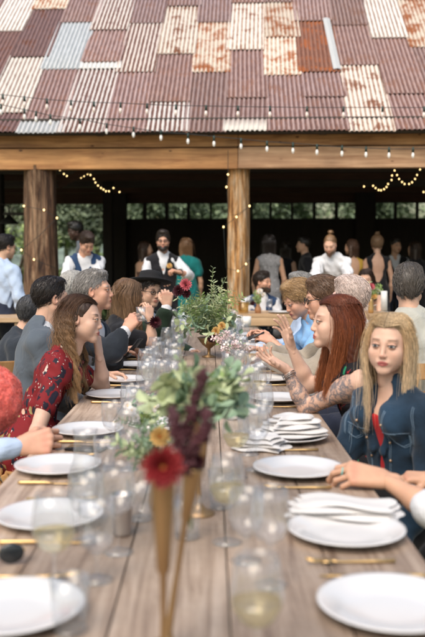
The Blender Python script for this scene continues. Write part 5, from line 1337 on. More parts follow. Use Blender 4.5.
q = onht(258); m = MB(); m.lathe([(0, 0), (.035, 0), (.04, .05), (.02, .09), (.025, .12), (.02, .12), (0, .02)], 20); o = m.build('bud_vase', simple('copper_vase', (.35, .17, .08), .4)); o.location = q; tag(o, 'copper bud vase in front of the seated man in waistcoat', 'vase')
bouquet('white and burgundy sprigs in the copper bud vase', (q.x, q.y, q.z + .10), [('leaves', 10, .17, .02, .04, 6, [euc2, euc3], .3, .7, 1)], [((.02, -.02, .16), (0, -1, .5), .035, [pet_white, pet_yel], 3), ((.06, -.02, .12), (0, -1, .5), .03, [pet_white, pet_yel], 3), ((-.07, -.02, .02), (0, -1, .3), .035, [pet_dark, pet_dark], 4)], 41)
q = onht(371, .0); m = MB(); m.lathe([(0, 0), (.03, 0), (.035, .05), (.025, .14), (.03, .18), (.025, .18), (0, .02)], 20); o = m.build('bud_vase', gold); o.location = q; tag(o, 'gold bud vase right of the bride on head table', 'vase')
bouquet('red and cream flowers in the gold vase right of the bride', (q.x, q.y, q.z + .17), [('leaves', 10, .2, .02, .04, 6, [euc2, euc3], .3, .9, 1)], [((-.01, -.03, .14), (0, -1, .5), .05, [pet_rose, pet_dark], 4), ((.08, -.02, .09), (0, -1, .5), .03, [pet_white, pet_yel], 3), ((.03, -.03, .03), (0, -1, .5), .04, [pet_yel, pet_cen], 3), ((-.05, -.02, .05), (0, -1, .5), .03, [pet_white, pet_yel], 3)], 42)
o = bpy.data.objects.new('dinner_plate', pm); COL.objects.link(o); o.location = onht(280, .0); tag(o, 'plate on head table in front of the seated man in waistcoat', 'plate')
q = onht(384, .1); m = MB(); m.box((0, 0, .14), (.075, .006, .24), rot=Matrix.Rotation(R(-6), 3, 'X')); m.box((0, .02, .004), (.1, .07, .008)); o = m.build('menu_card', simple('card_white', (.72, .71, .69), .8)); o.location = q; tag(o, 'tall white card standing at the right end of head table', 'card')
# ---------------------------------------------------------------- fabrics
def printed(name, base, blobs, sc=11, stretch=(1, 1, .6), thr=.30, fleck=None, keep=.5):
    m, N, L, b = newmat(name); vec = coords(N, L, 'Object', stretch); nz = noise(N, L, vec, 9, 3)
    av = N.new('ShaderNodeVectorMath'); av.operation = 'MULTIPLY_ADD'; L.new(nz, av.inputs[0]); av.inputs[1].default_value = (.16, .16, .16); L.new(vec, av.inputs[2])
    v = N.new('ShaderNodeTexVoronoi'); v.inputs['Scale'].default_value = sc; L.new(av.outputs[0], v.inputs['Vector'])
    sp = N.new('ShaderNodeSeparateColor'); L.new(v.outputs['Color'], sp.inputs[0])
    r = ramp(N, [(thr - .04, 1), (thr + .04, 0)]); L.new(v.outputs['Distance'], r.inputs[0])
    cr = ramp(N, [(i / len(blobs), c) for i, c in enumerate(blobs)], 'CONSTANT'); L.new(sp.outputs[0], cr.inputs[0])
    sel = ramp(N, [(keep - .01, 1), (keep + .01, 0)]); L.new(sp.outputs[1], sel.inputs[0])
    f = N.new('ShaderNodeMath'); f.operation = 'MULTIPLY'; L.new(r.outputs[0], f.inputs[0]); L.new(sel.outputs[0], f.inputs[1])
    col = mixc(N, L, f.outputs[0], base, cr.outputs[0])
    if fleck:
        v2 = N.new('ShaderNodeTexVoronoi'); v2.inputs['Scale'].default_value = sc * 2.3; L.new(av.outputs[0], v2.inputs['Vector']); s2 = N.new('ShaderNodeSeparateColor'); L.new(v2.outputs['Color'], s2.inputs[0])
        r2 = ramp(N, [(.18, 1), (.24, 0)]); L.new(v2.outputs['Distance'], r2.inputs[0]); q2 = ramp(N, [(.30, 1), (.32, 0)]); L.new(s2.outputs[0], q2.inputs[0])
        f2 = N.new('ShaderNodeMath'); f2.operation = 'MULTIPLY'; L.new(r2.outputs[0], f2.inputs[0]); L.new(q2.outputs[0], f2.inputs[1]); col = mixc(N, L, f2.outputs[0], col, fleck)
    L.new(col, b.inputs['Base Color']); b.inputs['Roughness'].default_value = .8; b.inputs['Specular IOR Level'].default_value = .25
    w = noise(N, L, coords(N, L), 10, 4, .5, .6); bump(N, L, w, b, .012, .7); return m
F = dict(
 red=printed('red_floral_cloth', (.185, .013, .017), [(.018, .016, .03), (.015, .012, .022), (.55, .46, .40), (.02, .02, .03), (.025, .02, .03), (.02, .02, .03), (.30, .24, .1)], 33, thr=.44, fleck=(.60, .53, .48), keep=.60),
 blackfl=printed('black_floral_cloth', (.010, .009, .012), [(.62, .13, .03), (.02, .20, .10), (.70, .25, .06), (.30, .02, .03)], 20, (1.6, 1.6, .55), .30, None, .6),
 denim=fabric('blue_denim', (.015, .036, .066), .5, 300, 12, .012), redtop=fabric('red_cotton', (.45, .02, .025)),
 white=fabric('white_cotton', (.60, .61, .64), .04), navy=fabric('navy_waistcoat_cloth', (.022, .050, .115)), blackc=fabric('black_cloth', (.010, .010, .013)), darksuit=fabric('charcoal_suit_cloth', (.022, .028, .038)),
 greysuit=fabric('grey_suit_cloth', (.085, .105, .13)), paleblue=fabric('pale_blue_shirt_cloth', (.40, .50, .66), .06), blue=fabric('sky_blue_shirt_cloth', (.22, .42, .70), .08), beige=fabric('beige_jacket_cloth', (.33, .285, .23)), palebeige=fabric('pale_linen_jacket_cloth', (.42, .42, .38)),
 green=fabric('dark_green_velvet', (.015, .032, .018), .3), teal=fabric('teal_dress_cloth', (.01, .17, .17), .3), grey=printed('grey_lace_cloth', (.26, .26, .27), [(.42, .42, .43), (.18, .18, .19)], 34, (1, 1, 1), .4), yellow=fabric('mustard_dress_cloth', (.42, .26, .04)),
 cream=fabric('cream_cloth', (.62, .55, .50), .06), brown=fabric('brown_dress_cloth', (.09, .045, .03)), navytr=fabric('navy_trousers_cloth', (.018, .024, .045)), tie=fabric('brown_tie_cloth', (.12, .045, .03)), tie2=printed('pale_striped_tie_cloth', (.5, .48, .50), [(.10, .10, .2), (.45, .4, .2)], 40, (1, 1, 1), .4))
black_frame = simple('black_spectacle_frame', (.012, .012, .012), .3)
fair = (.60, .375, .27); pale = (.62, .405, .305); ruddy = (.58, .33, .23); tan_ = (.54, .33, .22); darkskin = (.05, .026, .018)

# --- left side of the table, near to far
person('coral', 'child in coral knitted hat and pale blue sleeve, fist resting on table at left edge', at(-12, 409, 3.15), 5, 75, 'sit', 1, True, .80, lean=18, skin=ruddy, hair=('short', (.1, .05, .03), {}),
       arms=dict(R=dict(w=at(21, 446, 2.98), e=at(-42, 462, 2.90), hd=(1, .12, .16), hn=(0, -.92, .35), curl=(58, 85, 50), thumb=45, size=1.5), L='' or None), layers=[dict(n='shirt', m=F['paleblue'], p=('torso', 'arms', 'collar'), g=.014), dict(n='trousers', m=F['navytr'], p=('legs',), g=.010)], headscale=1.18)
person('brunette', 'woman with long wavy brown hair in red floral dress leaning her chin on hand', at(82, 319, 4.18), 8, -9, 'sit', 0, False, 1.0, lean=24, pitch=-4, roll=-4, skin=pale, lips=(.42, .14, .12), hair=('long', (.085, .040, .020), dict(len=.37, wave=.013, freq=38, curl=True, tip=(.45, .27, .13), root=(.060, .030, .017), part=.0, fmin=84, flare=.034, shift=(.01, -.01, 0), base=.55, locks=44, near=(1, .085, .020, .45, .05))), brow=(.07, .04, .025),
       arms=dict(R=dict(w=at(60, 470, 3.75), e=at(37, 432, 3.80), hd=(1, 0, 0)), L=dict(w=at(99, 353, 4.30), e=at(103, 386, 4.42), hd=(-.12, .05, .95), hn=(1, -.3, .1), curl=(35, 60, 40), thumb=10)),
       layers=[dict(n='dress', m=F['red'], p=('torso', 'arms', 'skirt'), upto=.30, g=.012, scoop=.02, wr=.005)], tattoo=None)
person('suitback', 'man with short dark hair in grey suit seated just behind the woman in red', at(52, 298, 4.72), 15, 28, 'sit', 1, True, 1.0, lean=10, skin=fair, headscale=.93, hair=('short', (.020, .014, .012), dict(vol=.0)), layers=[dict(n='shirt', m=F['white'], p=('torso', 'collar'), g=.010, wr=.0008), dict(n='jacket', m=F['greysuit'], p=('torso', 'arms'), g=.024, v=(.26, .42)), dict(n='trousers', m=F['greysuit'], p=('legs',), g=.010)], arms=dict(L=dict(w='table'), R=dict(w='lap')))
person('greyhead', 'man with dark grey hair seated half hidden beyond the grey suited man', at(32, 313, 5.5), 20, 60, 'sit', 1, True, .98, lean=25, skin=fair, headscale=.93, hair=('short', (.07, .07, .075), dict(vol=.0)), layers=[dict(n='jacket', m=F['darksuit'], p=('torso', 'arms', 'collar'), g=.020), dict(n='trousers', m=F['darksuit'], p=('legs',), g=.010)])
person('whitehead', 'white haired guest seated behind the silver haired man, only hair showing', at(73, 288, 6.1), 0, 60, 'sit', 1, False, 1.0, skin=fair, headscale=.92, hair=('short', (.55, .53, .50), dict(vol=.004)), layers=[dict(n='top', m=F['cream'], p=('torso', 'arms'), g=.014), dict(n='trousers', m=F['navytr'], p=('legs',), g=.010)])
person('oldman', 'silver haired man in dark suit and pale tie raising a small glass', at(95, 291, 5.2), -2, -6, 'sit', 1, True, 1.04, lean=12, twist=-18, pitch=4, skin=ruddy, brow=(.4, .36, .33), hair=('short', (.30, .28, .265), dict(line=.004, vol=-.001)), layers=[dict(n='shirt', m=F['white'], p=('torso', 'collar', 'arms'), wr=.0012, g=.010, upto=.96), dict(n='jacket', m=F['darksuit'], p=('torso', 'arms'), g=.022, upto=.90, v=(.14, .42), lapel=.034), dict(n='tie', m=F['tie2'], p=('none',), tie=F['tie2']), dict(n='trousers', m=F['darksuit'], p=('legs',), g=.010)][:2] + [dict(n='trousers', m=F['darksuit'], p=('legs',), g=.010, tie=F['tie2'])],
       arms=dict(R=dict(w=at(126, 330, 4.98), e=at(111, 352, 4.95), hd=(.55, .1, .75), hn=(-.2, -.9, .3), curl=(60, 70, 40), thumb=40), L=dict(w=at(118, 352, 5.2), hint=(0, .3, -1), hd=(.8, .1, .1), hn=(0, .6, .8), curl=(30, 40, 30))))
person('brownhair', 'woman with long straight brown hair in black short sleeved dress, seen from behind', at(129, 296, 5.85), 20, 42, 'sit', 1, False, 1.0, lean=16, skin=fair, hair=('long', (.17, .095, .050), dict(len=.33, wave=.003, tip=(.34, .22, .13), fmin=60, flare=.035)), 
       arms=dict(R=dict(w=at(150, 319, 5.70), e=at(152, 343, 5.70), hd=(-.1, .2, .95), hn=(.6, -.7, .1), curl=(35, 50, 30)), L=dict(w='table')), layers=[dict(n='dress', m=F['blackc'], p=('torso', 'arms', 'skirt'), upto=.32, g=.014)])
hatb = person('hatman', 'man in black brimmed hat and spectacles raising his fist, dark green jacket', at(150, 291, 6.45), -25, -52, 'sit', 1, True, 1.0, lean=6, pitch=-6, skin=fair, hair=('short', (.05, .035, .03), {}), glasses=black_frame,
       arms=dict(R=dict(w=at(167, 306, 6.12), e=at(158, 337, 6.15), hd=(.05, 0, 1), hn=(.25, -.95, 0), curl=(70, 90, 50), thumb=50, size=1.08, cuff=F['white']), L=dict(w='table')), layers=[dict(n='shirt', m=F['white'], p=('torso', 'collar', 'arms'), wr=.0012, g=.010), dict(n='jacket', m=F['green'], p=('torso', 'arms'), g=.026, upto=.88, v=(.2, .4)), dict(n='trousers', m=F['blackc'], p=('legs',), g=.010)])
# --- right side of the table
person('offright', 'guest in white shirt at right edge reaching tanned hands over the table', V((1.02, 2.42, 1.20)), 180, 185, 'sit', 1, False, 1.0, lean=8, skin=(.56, .33, .22), hair=('short', (.1, .06, .04), {}),
       arms=dict(L=dict(w=at(383, 479, 2.50), e=at(436, 512, 2.36), hd=(-.95, .12, .16), hn=(-.25, -.45, .8), curls=[(38, 42, 25), (34, 42, 25), (36, 45, 25), (40, 50, 25)], thumb=25, size=1.28), R=dict(w=at(430, 478, 2.80), e=at(465, 500, 2.70), hd=(-1, 0, .05), hn=(0, -.2, 1), curl=(40, 50, 30))),
       layers=[dict(n='shirt', m=F['white'], p=('torso', 'arms', 'collar'), upto=.55, g=.016), dict(n='trousers', m=F['blackc'], p=('legs',), g=.014)])
person('blonde', 'young woman with long straight blonde hair in denim jacket looking at the camera', at(389, 344, 3.12), 212, -116, 'sit', 0, False, 1.0, headscale=.95, lean=4, pitch=-2, roll=-3, skin=pale, lips=(.36, .10, .09), iris=(.05, .06, .07), brow=(.16, .09, .05), hair=('long', (.64, .46, .27), dict(root=(.34, .245, .15), len=.345, wave=.006, freq=11, tip=(.84, .69, .50), part=.004, fmin=60, flare=.012, frontlen=.2)),
       arms=dict(L=dict(w=at(400, 545, 2.95), e=at(432, 478, 2.98)), R=dict(w='lap')), layers=[dict(n='top', m=F['redtop'], p=('torso',), g=.004, scoop=.0, wr=.0008), dict(n='denim_jacket', m=F['denim'], p=('torso', 'arms', 'collar'), g=.019, upto=.95, v=(.14, .10), wr=.0045, lapel=.036), dict(n='trousers', m=F['blackc'], p=('legs',), g=.012)])
rh = person('redhead', 'woman with long auburn hair and tattooed arm gesturing, elbow on the table', at(335, 322, 3.74), 182, 187, 'sit', 0, False, 1.02, lean=14, twist=0, pitch=2, roll=0, skin=pale, lips=(.42, .12, .10), iris=(.1, .12, .1), brow=(.22, .09, .05), tattoo=-1, hair=('long', (.17, .045, .018), dict(root=(.10, .026, .012), len=.34, wave=.004, tip=(.36, .12, .045), part=.0, fmin=72, flare=.010, shift=(.022, .042, 0), base=.62)),
       arms=dict(L=dict(w=at(286, 369, 3.80), e=at(306, 408, 3.80), hd=(-.86, .05, .50), hn=(.35, .25, -.9), curls=[(4, 12, 10), (10, 16, 12), (18, 22, 15), (26, 30, 20)], thumb=5, size=.98), R=dict(w=at(291, 347, 4.02), e=at(309, 386, 4.05), hd=(-.30, .05, .95), hn=(.75, .55, .2), curls=[(5, 8, 8), (9, 12, 10), (14, 18, 14), (22, 26, 18)], thumb=0, size=1.0)),
       layers=[dict(n='dress', m=F['blackfl'], p=('torso', 'skirt'), g=.010, sub_arms=True, scoop=.03)])
person('bluewoman', 'woman with short blonde hair in sky blue shirt looking down at her phone', at(298, 300, 5.75), 188, 203, 'sit', 1, False, 1.08, lean=18, pitch=-24, skin=ruddy, lips=(.4, .13, .12), headscale=.94, hair=('short', (.40, .25, .12), dict(vol=.010, slen=1.3)), arms=dict(L=dict(w=at(272, 341, 5.60), hd=(-1, .1, .5), hn=(.2, -.8, .3), curl=(35, 45, 25)), R=dict(w=at(266, 338, 5.75), hd=(-1, 0, .4), hn=(0, .6, .6), curl=(35, 45, 25))),
       layers=[dict(n='shirt', m=F['blue'], p=('torso', 'arms', 'collar'), upto=.75, g=.018, wr=.007), dict(n='trousers', m=F['cream'], p=('legs',), g=.012)])
person('beigeman', 'man with brown hair and spectacles in beige jacket leaning on the table', at(322, 299, 4.95), 182, 186, 'sit', 1, True, 1.0, lean=22, pitch=-8, skin=ruddy, glasses=black_frame, hair=('short', (.15, .085, .05), dict(vol=.006)), arms=dict(L=dict(w=at(266, 357, 4.95), e=at(312, 374, 4.80), hd=(-1, .1, .05), hn=(0, 0, 1), curl=(25, 35, 20)), R=dict(w=at(268, 350, 5.15), hd=(-1, 0, .1), hn=(0, .2, 1))),
       layers=[dict(n='jacket', m=F['beige'], p=('torso', 'arms', 'collar'), upto=.96, g=.024, wr=.006), dict(n='trousers', m=F['navytr'], p=('legs',), g=.012)])
person('pinkhead', 'guest with thin pinkish white hair behind the auburn haired woman, facing away', at(349, 298, 4.65), 170, 140, 'sit', 1, True, 1.0, lean=8, skin=(.66, .42, .36), headscale=.95, hair=('short', (.62, .50, .45), dict(vol=.002)), layers=[dict(n='shirt', m=F['cream'], p=('torso', 'arms', 'collar'), g=.016), dict(n='trousers', m=F['navytr'], p=('legs',), g=.012)])
person('greyfar', 'grey haired guest beyond the short haired woman in blue', at(299, 289, 6.7), 180, 170, 'sit', 1, True, 1.0, lean=5, skin=fair, hair=('short', (.28, .27, .26), dict(vol=.004)), layers=[dict(n='shirt', m=F['paleblue'], p=('torso', 'arms', 'collar'), g=.016), dict(n='trousers', m=F['navytr'], p=('legs',), g=.012)], arms=dict(L=dict(w='table'), R=dict(w='table')))
person('linenman', 'man with thick grey hair in pale linen jacket sitting with his back turned', at(409, 287, 4.9), 95, 72, 'sit', 1, True, 1.02, lean=4, skin=fair, hair=('short', (.115, .10, .088), dict(vol=.009, slen=1.2)), headscale=.95, layers=[dict(n='shirt', m=F['white'], p=('torso', 'collar'), g=.010, wr=.0008), dict(n='jacket', m=F['palebeige'], p=('torso', 'arms'), g=.028, wr=.007), dict(n='trousers', m=F['navytr'], p=('legs',), g=.012)], arms=dict(L=dict(w='front'), R=dict(w='front')))
# --- standing and at the head table
def vest(mat, v=(.24, .30)): return dict(n='waistcoat', m=mat, p=('torso',), g=.022, sub_arms=True, v=v)
W_ = dict(n='shirt', m=F['white'], p=('torso', 'arms', 'collar'), g=.012, upto=.70, wr=.006)
TRS = dict(n='trousers', m=F['navytr'], p=('legs',), g=.014)
person('bluestand', 'man in pale blue shirt standing at the left edge, back half turned', at(6, 247, 8.8), 60, 38, 'stand', 1, True, 1.0, lean=3, pitch=-8, skin=tan_, hair=('short', (.02, .015, .012), dict(vol=.002)), layers=[dict(n='shirt', m=F['paleblue'], p=('torso', 'arms', 'collar'), g=.018, upto=.70, wr=.005), TRS])
person('darkperson', 'person with dark skin in black top bending behind the waiter in blue waistcoat', at(75, 231, 11.6), -170, -150, 'stand', 2, True, 1.0, lean=14, pitch=-15, skin=darkskin, hair=('short', (.008, .007, .006), dict(vol=.008)), layers=[dict(n='shirt', m=F['greysuit'], p=('torso', 'arms', 'collar'), g=.016), TRS])
person('waiterblue', 'waiter in blue waistcoat and brown tie looking down, white sleeves rolled up', at(87, 243, 9.8), -82, -62, 'stand', 1, True, 1.0, lean=10, pitch=-34, skin=ruddy, hair=('short', (.05, .028, .018), dict(vol=.004)), layers=[W_, vest(F['navy']), dict(TRS, tie=F['tie'])], arms=dict(R=dict(w=at(66, 290, 9.45), hint=(-.7, .5, -.3)), L=dict(w=at(88, 292, 9.4), hint=(.7, .5, -.3))))
person('waiterblack', 'bearded waiter with spectacles in black waistcoat with yellow buttonhole flower', at(163, 241, 10.3), -84, -88, 'stand', 1, True, .98, lean=0, pitch=-3, skin=ruddy, beard=(.02, .013, .010), hair=('short', (.030, .020, .015), dict(vol=.006)), glasses=black_frame, layers=[W_, vest(F['blackc'], (.26, .24)), dict(n='trousers', m=F['blackc'], p=('legs',), g=.014)],
       arms=dict(R=dict(w=at(158, 281, 10.0), hint=(-.8, .3, -.4)), L=dict(w=at(179, 272, 10.0), hint=(.8, .2, -.6), hd=(-.8, -.3, .25), curl=(50, 60, 40))))
person('tealwoman', 'woman in teal dress standing inside the barn with her back turned', at(186, 246, 12.4), 92, 95, 'stand', 2, False, 1.0, skin=tan_, hair=('long', (.22, .12, .06), dict(len=.20, wave=.002, fmin=60)), layers=[dict(n='dress', m=F['teal'], p=('torso', 'arms', 'skirt'), upto=.25, g=.025)])
person('brownwoman', 'dark haired woman in brown dress inside barn left of the bearded waiter', at(146, 249, 13.0), 30, 10, 'stand', 2, False, 1.0, skin=tan_, hair=('long', (.05, .025, .015), dict(len=.28, wave=.004)), layers=[dict(n='dress', m=F['brown'], p=('torso', 'skirt'), g=.014, strapless=.14)])
person('greydress', 'woman in sleeveless grey lace dress standing with back turned, long dark hair', at(269, 243, 12.4), 90, 92, 'stand', 1, False, 1.02, skin=tan_, hair=('long', (.018, .012, .010), dict(len=.24, wave=.002)), layers=[dict(n='dress', m=F['grey'], p=('torso', 'skirt'), g=.014, sub_arms=True)])
person('bunman', 'bearded man with hair in a bun and white shirt bending over head table', at(330, 245, 10.9), -112, -108, 'stand', 1, True, 1.0, lean=20, pitch=-22, skin=(.64, .40, .29), beard=(.10, .05, .025), hair=('bun', (.26, .15, .075), dict(vol=-.004)), layers=[dict(n='shirt', m=F['white'], p=('torso', 'arms', 'collar'), g=.022, upto=.85, wr=.009), TRS], arms=dict(R=dict(w=at(318, 288, 10.5), hint=(-.8, .2, .1)), L=dict(w=at(345, 292, 10.5), hint=(.8, .3, .1))))
person('yellowwoman', 'woman in mustard dress inside barn behind the man with the bun', at(351, 247, 12.6), 100, 130, 'stand', 2, False, .98, skin=tan_, hair=('long', (.10, .05, .03), dict(len=.16)), layers=[dict(n='dress', m=F['yellow'], p=('torso', 'skirt'), g=.014, sub_arms=True, backcut=.24)])
person('halter', 'fair haired woman in black open backed halter dress standing inside barn', at(377, 244, 12.6), 90, 84, 'stand', 1, False, 1.02, skin=(.5, .31, .22), hair=('bun', (.26, .16, .09), dict(vol=.006)), layers=[dict(n='dress', m=F['blackc'], p=('torso', 'skirt'), g=.014, sub_arms=True, backcut=.26)])
person('vestback', 'man in white shirt and dark waistcoat standing deep inside the barn', at(396, 246, 14.0), -95, -70, 'stand', 2, True, 1.0, skin=tan_, hair=('short', (.02, .015, .012), {}), layers=[W_, vest(F['blackc']), TRS])
person('rightdark', 'dark clothed woman standing inside barn near the right edge', at(414, 249, 13.6), 120, 140, 'stand', 2, False, 1.0, skin=tan_, hair=('long', (.05, .03, .02), dict(len=.25)), layers=[dict(n='dress', m=F['blackc'], p=('torso', 'arms', 'skirt'), upto=.3, g=.014)])
person('darkman', 'man in black jacket deep inside barn left of the bun haired man', at(303, 245, 13.2), 180, 178, 'stand', 2, True, 1.0, skin=tan_, hair=('short', (.02, .015, .012), {}), layers=[dict(n='jacket', m=F['blackc'], p=('torso', 'arms', 'collar'), g=.020), TRS])
person('barnguest', 'dark dressed guest inside barn between grey lace dress and black jacket', at(286, 249, 14.2), 60, 80, 'stand', 2, False, .98, skin=tan_, hair=('long', (.03, .02, .015), dict(len=.2)), layers=[dict(n='dress', m=F['blackc'], p=('torso', 'skirt'), g=.014, sub_arms=True)])
person('vestsit', 'bearded man in navy waistcoat seated at head table before the log post', at(263, 282, 10.65), -78, -38, 'sit', 1, True, 1.06, lean=4, skin=ruddy, beard=(.03, .018, .012), hair=('short', (.03, .018, .013), dict(vol=.003)), layers=[W_, vest(F['navy'], (.26, .26)), TRS], arms=dict(R=dict(w='front'), L=dict(w='front')))
person('bride', 'bride with long dark wavy hair and white dress seated at head table', at(366, 279, 10.6), -98, -112, 'sit', 1, False, 1.04, lean=6, pitch=-14, skin=fair, lips=(.45, .1, .1), hair=('long', (.035, .018, .012), dict(len=.30, wave=.012, freq=14, flare=.035, fmin=66)), layers=[dict(n='dress', m=F['cream'], p=('torso', 'skirt'), g=.014, strapless=.12)], arms=dict(R=dict(w='front'), L=dict(w='front')))

# worn things
def Hf(key):
    P = PEOPLE[key]; return lambda p: V(P['Rh'] @ (npv(p) * P['s']) + P['H'])
tf = Hf('hatman'); m = MB(); q = Matrix(PEOPLE['hatman']['Rh']).to_3x3(); q = q @ Matrix.Rotation(R(12), 3, 'X') @ Matrix.Rotation(R(-10), 3, 'Y')
m.lathe([(0, .088), (.05, .092), (.078, .084), (.088, .055), (.094, .012), (.13, .006), (.172, .014), (.173, .008), (.13, -.002), (.09, .002), (0, .0)], 40, tf((0, -.012, .062)), rot=q, wob=lambda a, z: 1 + .10 * math.cos(2 * a + math.pi))
ho = m.build('hat', simple('black_felt', (.008, .008, .010), .95), PEOPLE['hatman']['obj'])
tf = Hf('coral'); C0 = tf((0, -.02, .05)); bm = bmesh.new(); bmesh.ops.create_icosphere(bm, subdivisions=6, radius=1)
for v in bm.verts:
    d = v.co.normalized(); a = math.atan2(d.y, d.x); el = math.asin(max(-1, min(1, d.z)))
    h = .006 * math.sin(9 * d.x + 2 * d.z) * math.sin(11 * d.y + 3 * d.x) * math.sin(10 * d.z + 1) + .0022 * abs(math.sin(a * 20 + .8 * math.sin(el * 22))) * abs(math.cos(el * 24)) ** .5 + .004 * math.sin(5 * d.x + 4 * d.z + 1) * math.sin(6 * d.y)
    v.co = d * (.126 + h); v.co.z *= 1.0
    if v.co.z < -.124: v.co.z = -.124
hatv = np.array([v.co[:] for v in bm.verts]); me = bpy.data.meshes.new('knit_hat'); bm.to_mesh(me); bm.free()
ko = link('knit_hat', me, fabric('coral_wool', (.82, .175, .145), .16, 160, 60, .01), PEOPLE['coral']['obj']); ko.location = C0
rg = np.random.default_rng(4); ix = rg.integers(0, len(hatv), 5200); rt = hatv[ix]; nn_ = n3r(rt); tg = n3r(np.cross(nn_, rg.standard_normal(rt.shape)))
pth = cat(np.stack([rt - nn_ * .001, rt + nn_ * .005 + tg * .003, rt + nn_ * .004 + tg * .010], 1), 5) + npv(C0)
a_, b__, c__ = strand_mesh(pth, np.full(len(ix), .0009), hcol((.86, .20, .16), len(ix), rg, .25)); fz = link('wool_fuzz', npmesh('wool_fuzz', [(a_, b__, c__)]), [hairmat()], PEOPLE['coral']['obj'])
# denim jacket details laid on its surface
from mathutils.bvhtree import BVHTree
P = PEOPLE['blonde']; jk = [c for c in P['obj'].children if c.name.startswith('denim_jacket')][0]; bv = BVHTree.FromPolygons([v.co for v in jk.data.vertices], [p.vertices[:] for p in jk.data.polygons])
def onj(a, c, off=.002):
    o = V(P['N'] + P['r'] * a + P['u'] * c + P['f'] * .5); h = bv.ray_cast(o, V(-P['f']), .6)
    return None if h[0] is None else h[0] + h[1] * off * (1 if h[1].dot(V(P['f'])) > 0 else -1)
sm_ = MB(); cbut = simple('copper_button', (.45, .3, .2), .35, .7)
def seam(pts, dup=.006):
    for o_ in (0, dup):
        run = []
        for i in range(len(pts) - 1):
            for k in range(8):
                f = k / 8; q_ = onj(pts[i][0] + (pts[i + 1][0] - pts[i][0]) * f + o_, pts[i][1] + (pts[i + 1][1] - pts[i][1]) * f + o_ * .5)
                if q_ is not None and (not run or (q_ - run[-1]).length < .04): run.append(q_)
                elif len(run) > 2: sm_.tube(run, .0011, 4); run = []
        if len(run) > 2: sm_.tube(run, .0011, 4)
for s_ in (-1, 1):
    seam([(s_ * .075, -.05), (s_ * .060, -.16), (s_ * .045, -.30), (s_ * .04, -.42)]); seam([(s_ * .03, -.135), (s_ * .16, -.125)]); seam([(s_ * .13, -.13), (s_ * .105, -.42)]); seam([(s_ * .085, -.13), (s_ * .085, -.165), (s_ * .11, -.182), (s_ * .135, -.165), (s_ * .135, -.13)]); seam([(s_ * .155, -.03), (s_ * .165, -.10), (s_ * .15, -.18)])
    for k in range(5):
        q_ = onj(s_ * .062 - s_ * .012 * k / 2, -.10 - .07 * k, .003)
        if q_ is not None: bt = MB(); bt.sph(q_, .006, 8); bt.build('button', cbut, jk)
sm_.build('seam_stitching', fabric('pale_denim_thread', (.16, .24, .33), .2), jk)
# bracelets, ring, watch, corsage, buttonhole, earring
def ringat(key, sd, off, r, mat, nm, w=.0022, n=1, gap=.008):
    P = PEOPLE[key]; S0, E, Wr, hd, hn, a = P['A'][sd]; d = n3(Wr - E); q = V(d).to_track_quat('Z', 'Y').to_matrix(); m = MB()
    for k in range(n):
        c = V(Wr - d * (off + k * gap)); pts = [c + q @ V((r * math.cos(t), r * math.sin(t), .003 * math.sin(3 * t + k))) for t in [2 * math.pi * i / 24 for i in range(25)]]; m.tube(pts, w, 6, cap=False)
    return m.build(nm, mat, P['obj'])
ringat('redhead', -1, .018, .031, silver, 'bracelet', .002, 3)
ringat('brownhair', 1, .02, .033, blackm, 'watch', .006)
ringat('waiterblack', -1, .02, .036, blackm, 'watch', .008)
P = PEOPLE['brownhair']; c = V(P['A'][1][2]) + V((.035, -.04, -.02)); bloom(P['obj'], c, (.5, -1, .1), .045, [pet_dark, pet_rose], 4, 3, 'corsage')
P = PEOPLE['waiterblack']; c = V(P['C'] + P['f'] * .135 - P['r'] * .07 - P['u'] * .05); bloom(P['obj'], c, (0, -1, .3), .035, [pet_yel, pet_cen], 3, 3, 'buttonhole_flower')
P = PEOPLE['offright']; S0, E, Wr, hd, hn, a = P['A'][-1]
X_ = n3(hd); Z_ = n3(hn - X_ * (hn @ X_)); Y_ = np.cross(Z_, X_); m = MB(); sz = .88 * 1.28
c = V(Wr + (X_ * .108 - Y_ * .009 - Z_ * .012) * sz); q = Matrix(np.stack([Y_, Z_, X_], 1)).to_3x3(); m.tube([c + q @ V((.0125 * math.cos(t), .0125 * math.sin(t), 0)) for t in [2 * math.pi * i / 20 for i in range(21)]], .0022, 6, cap=False); m.build('ring', simple('turquoise_ring', (.15, .50, .48), .3), P['obj'])
# things held
P = PEOPLE['oldman']; S0, E, Wr, hd, hn, a = P['A'][1]; o = proto('tumbler', None); o.location = V(Wr + n3(hd) * .09 + npv((.035, -.01, -.02))); o.scale = (.8, .8, .8); tag(o, 'small clear glass held up in the fist of the silver haired man', 'tumbler')
o = proto('goblet', 'wine'); o.location = at(158, 328, 5.9); o.scale = (.9, .9, .9); tag(o, 'amber drink in stemmed glass held before the hat wearing man', 'goblet')
o.location.z = .7505; 
P = PEOPLE['bluewoman']; m = MB(); m.box((0, 0, 0), (.009, .068, .13), bev=.003); o = m.build('mobile_phone', blackm); o.location = V(P['A'][-1][2]) + V((-.11, .03, .035)); o.rotation_euler = (R(20), R(62), R(20)); tag(o, 'dark phone held in the hands of the woman in sky blue', 'phone')
P = PEOPLE['oldman']; m = MB(); m.box((0, 0, 0), (.010, .075, .15), bev=.004); o = m.build('mobile_phone', blackm); o.location = V(P['A'][-1][2]) + V((.10, -.04, .03)); o.rotation_euler = (0, R(40), R(-20)); tag(o, 'dark phone in the lower hand of the silver haired man', 'phone')

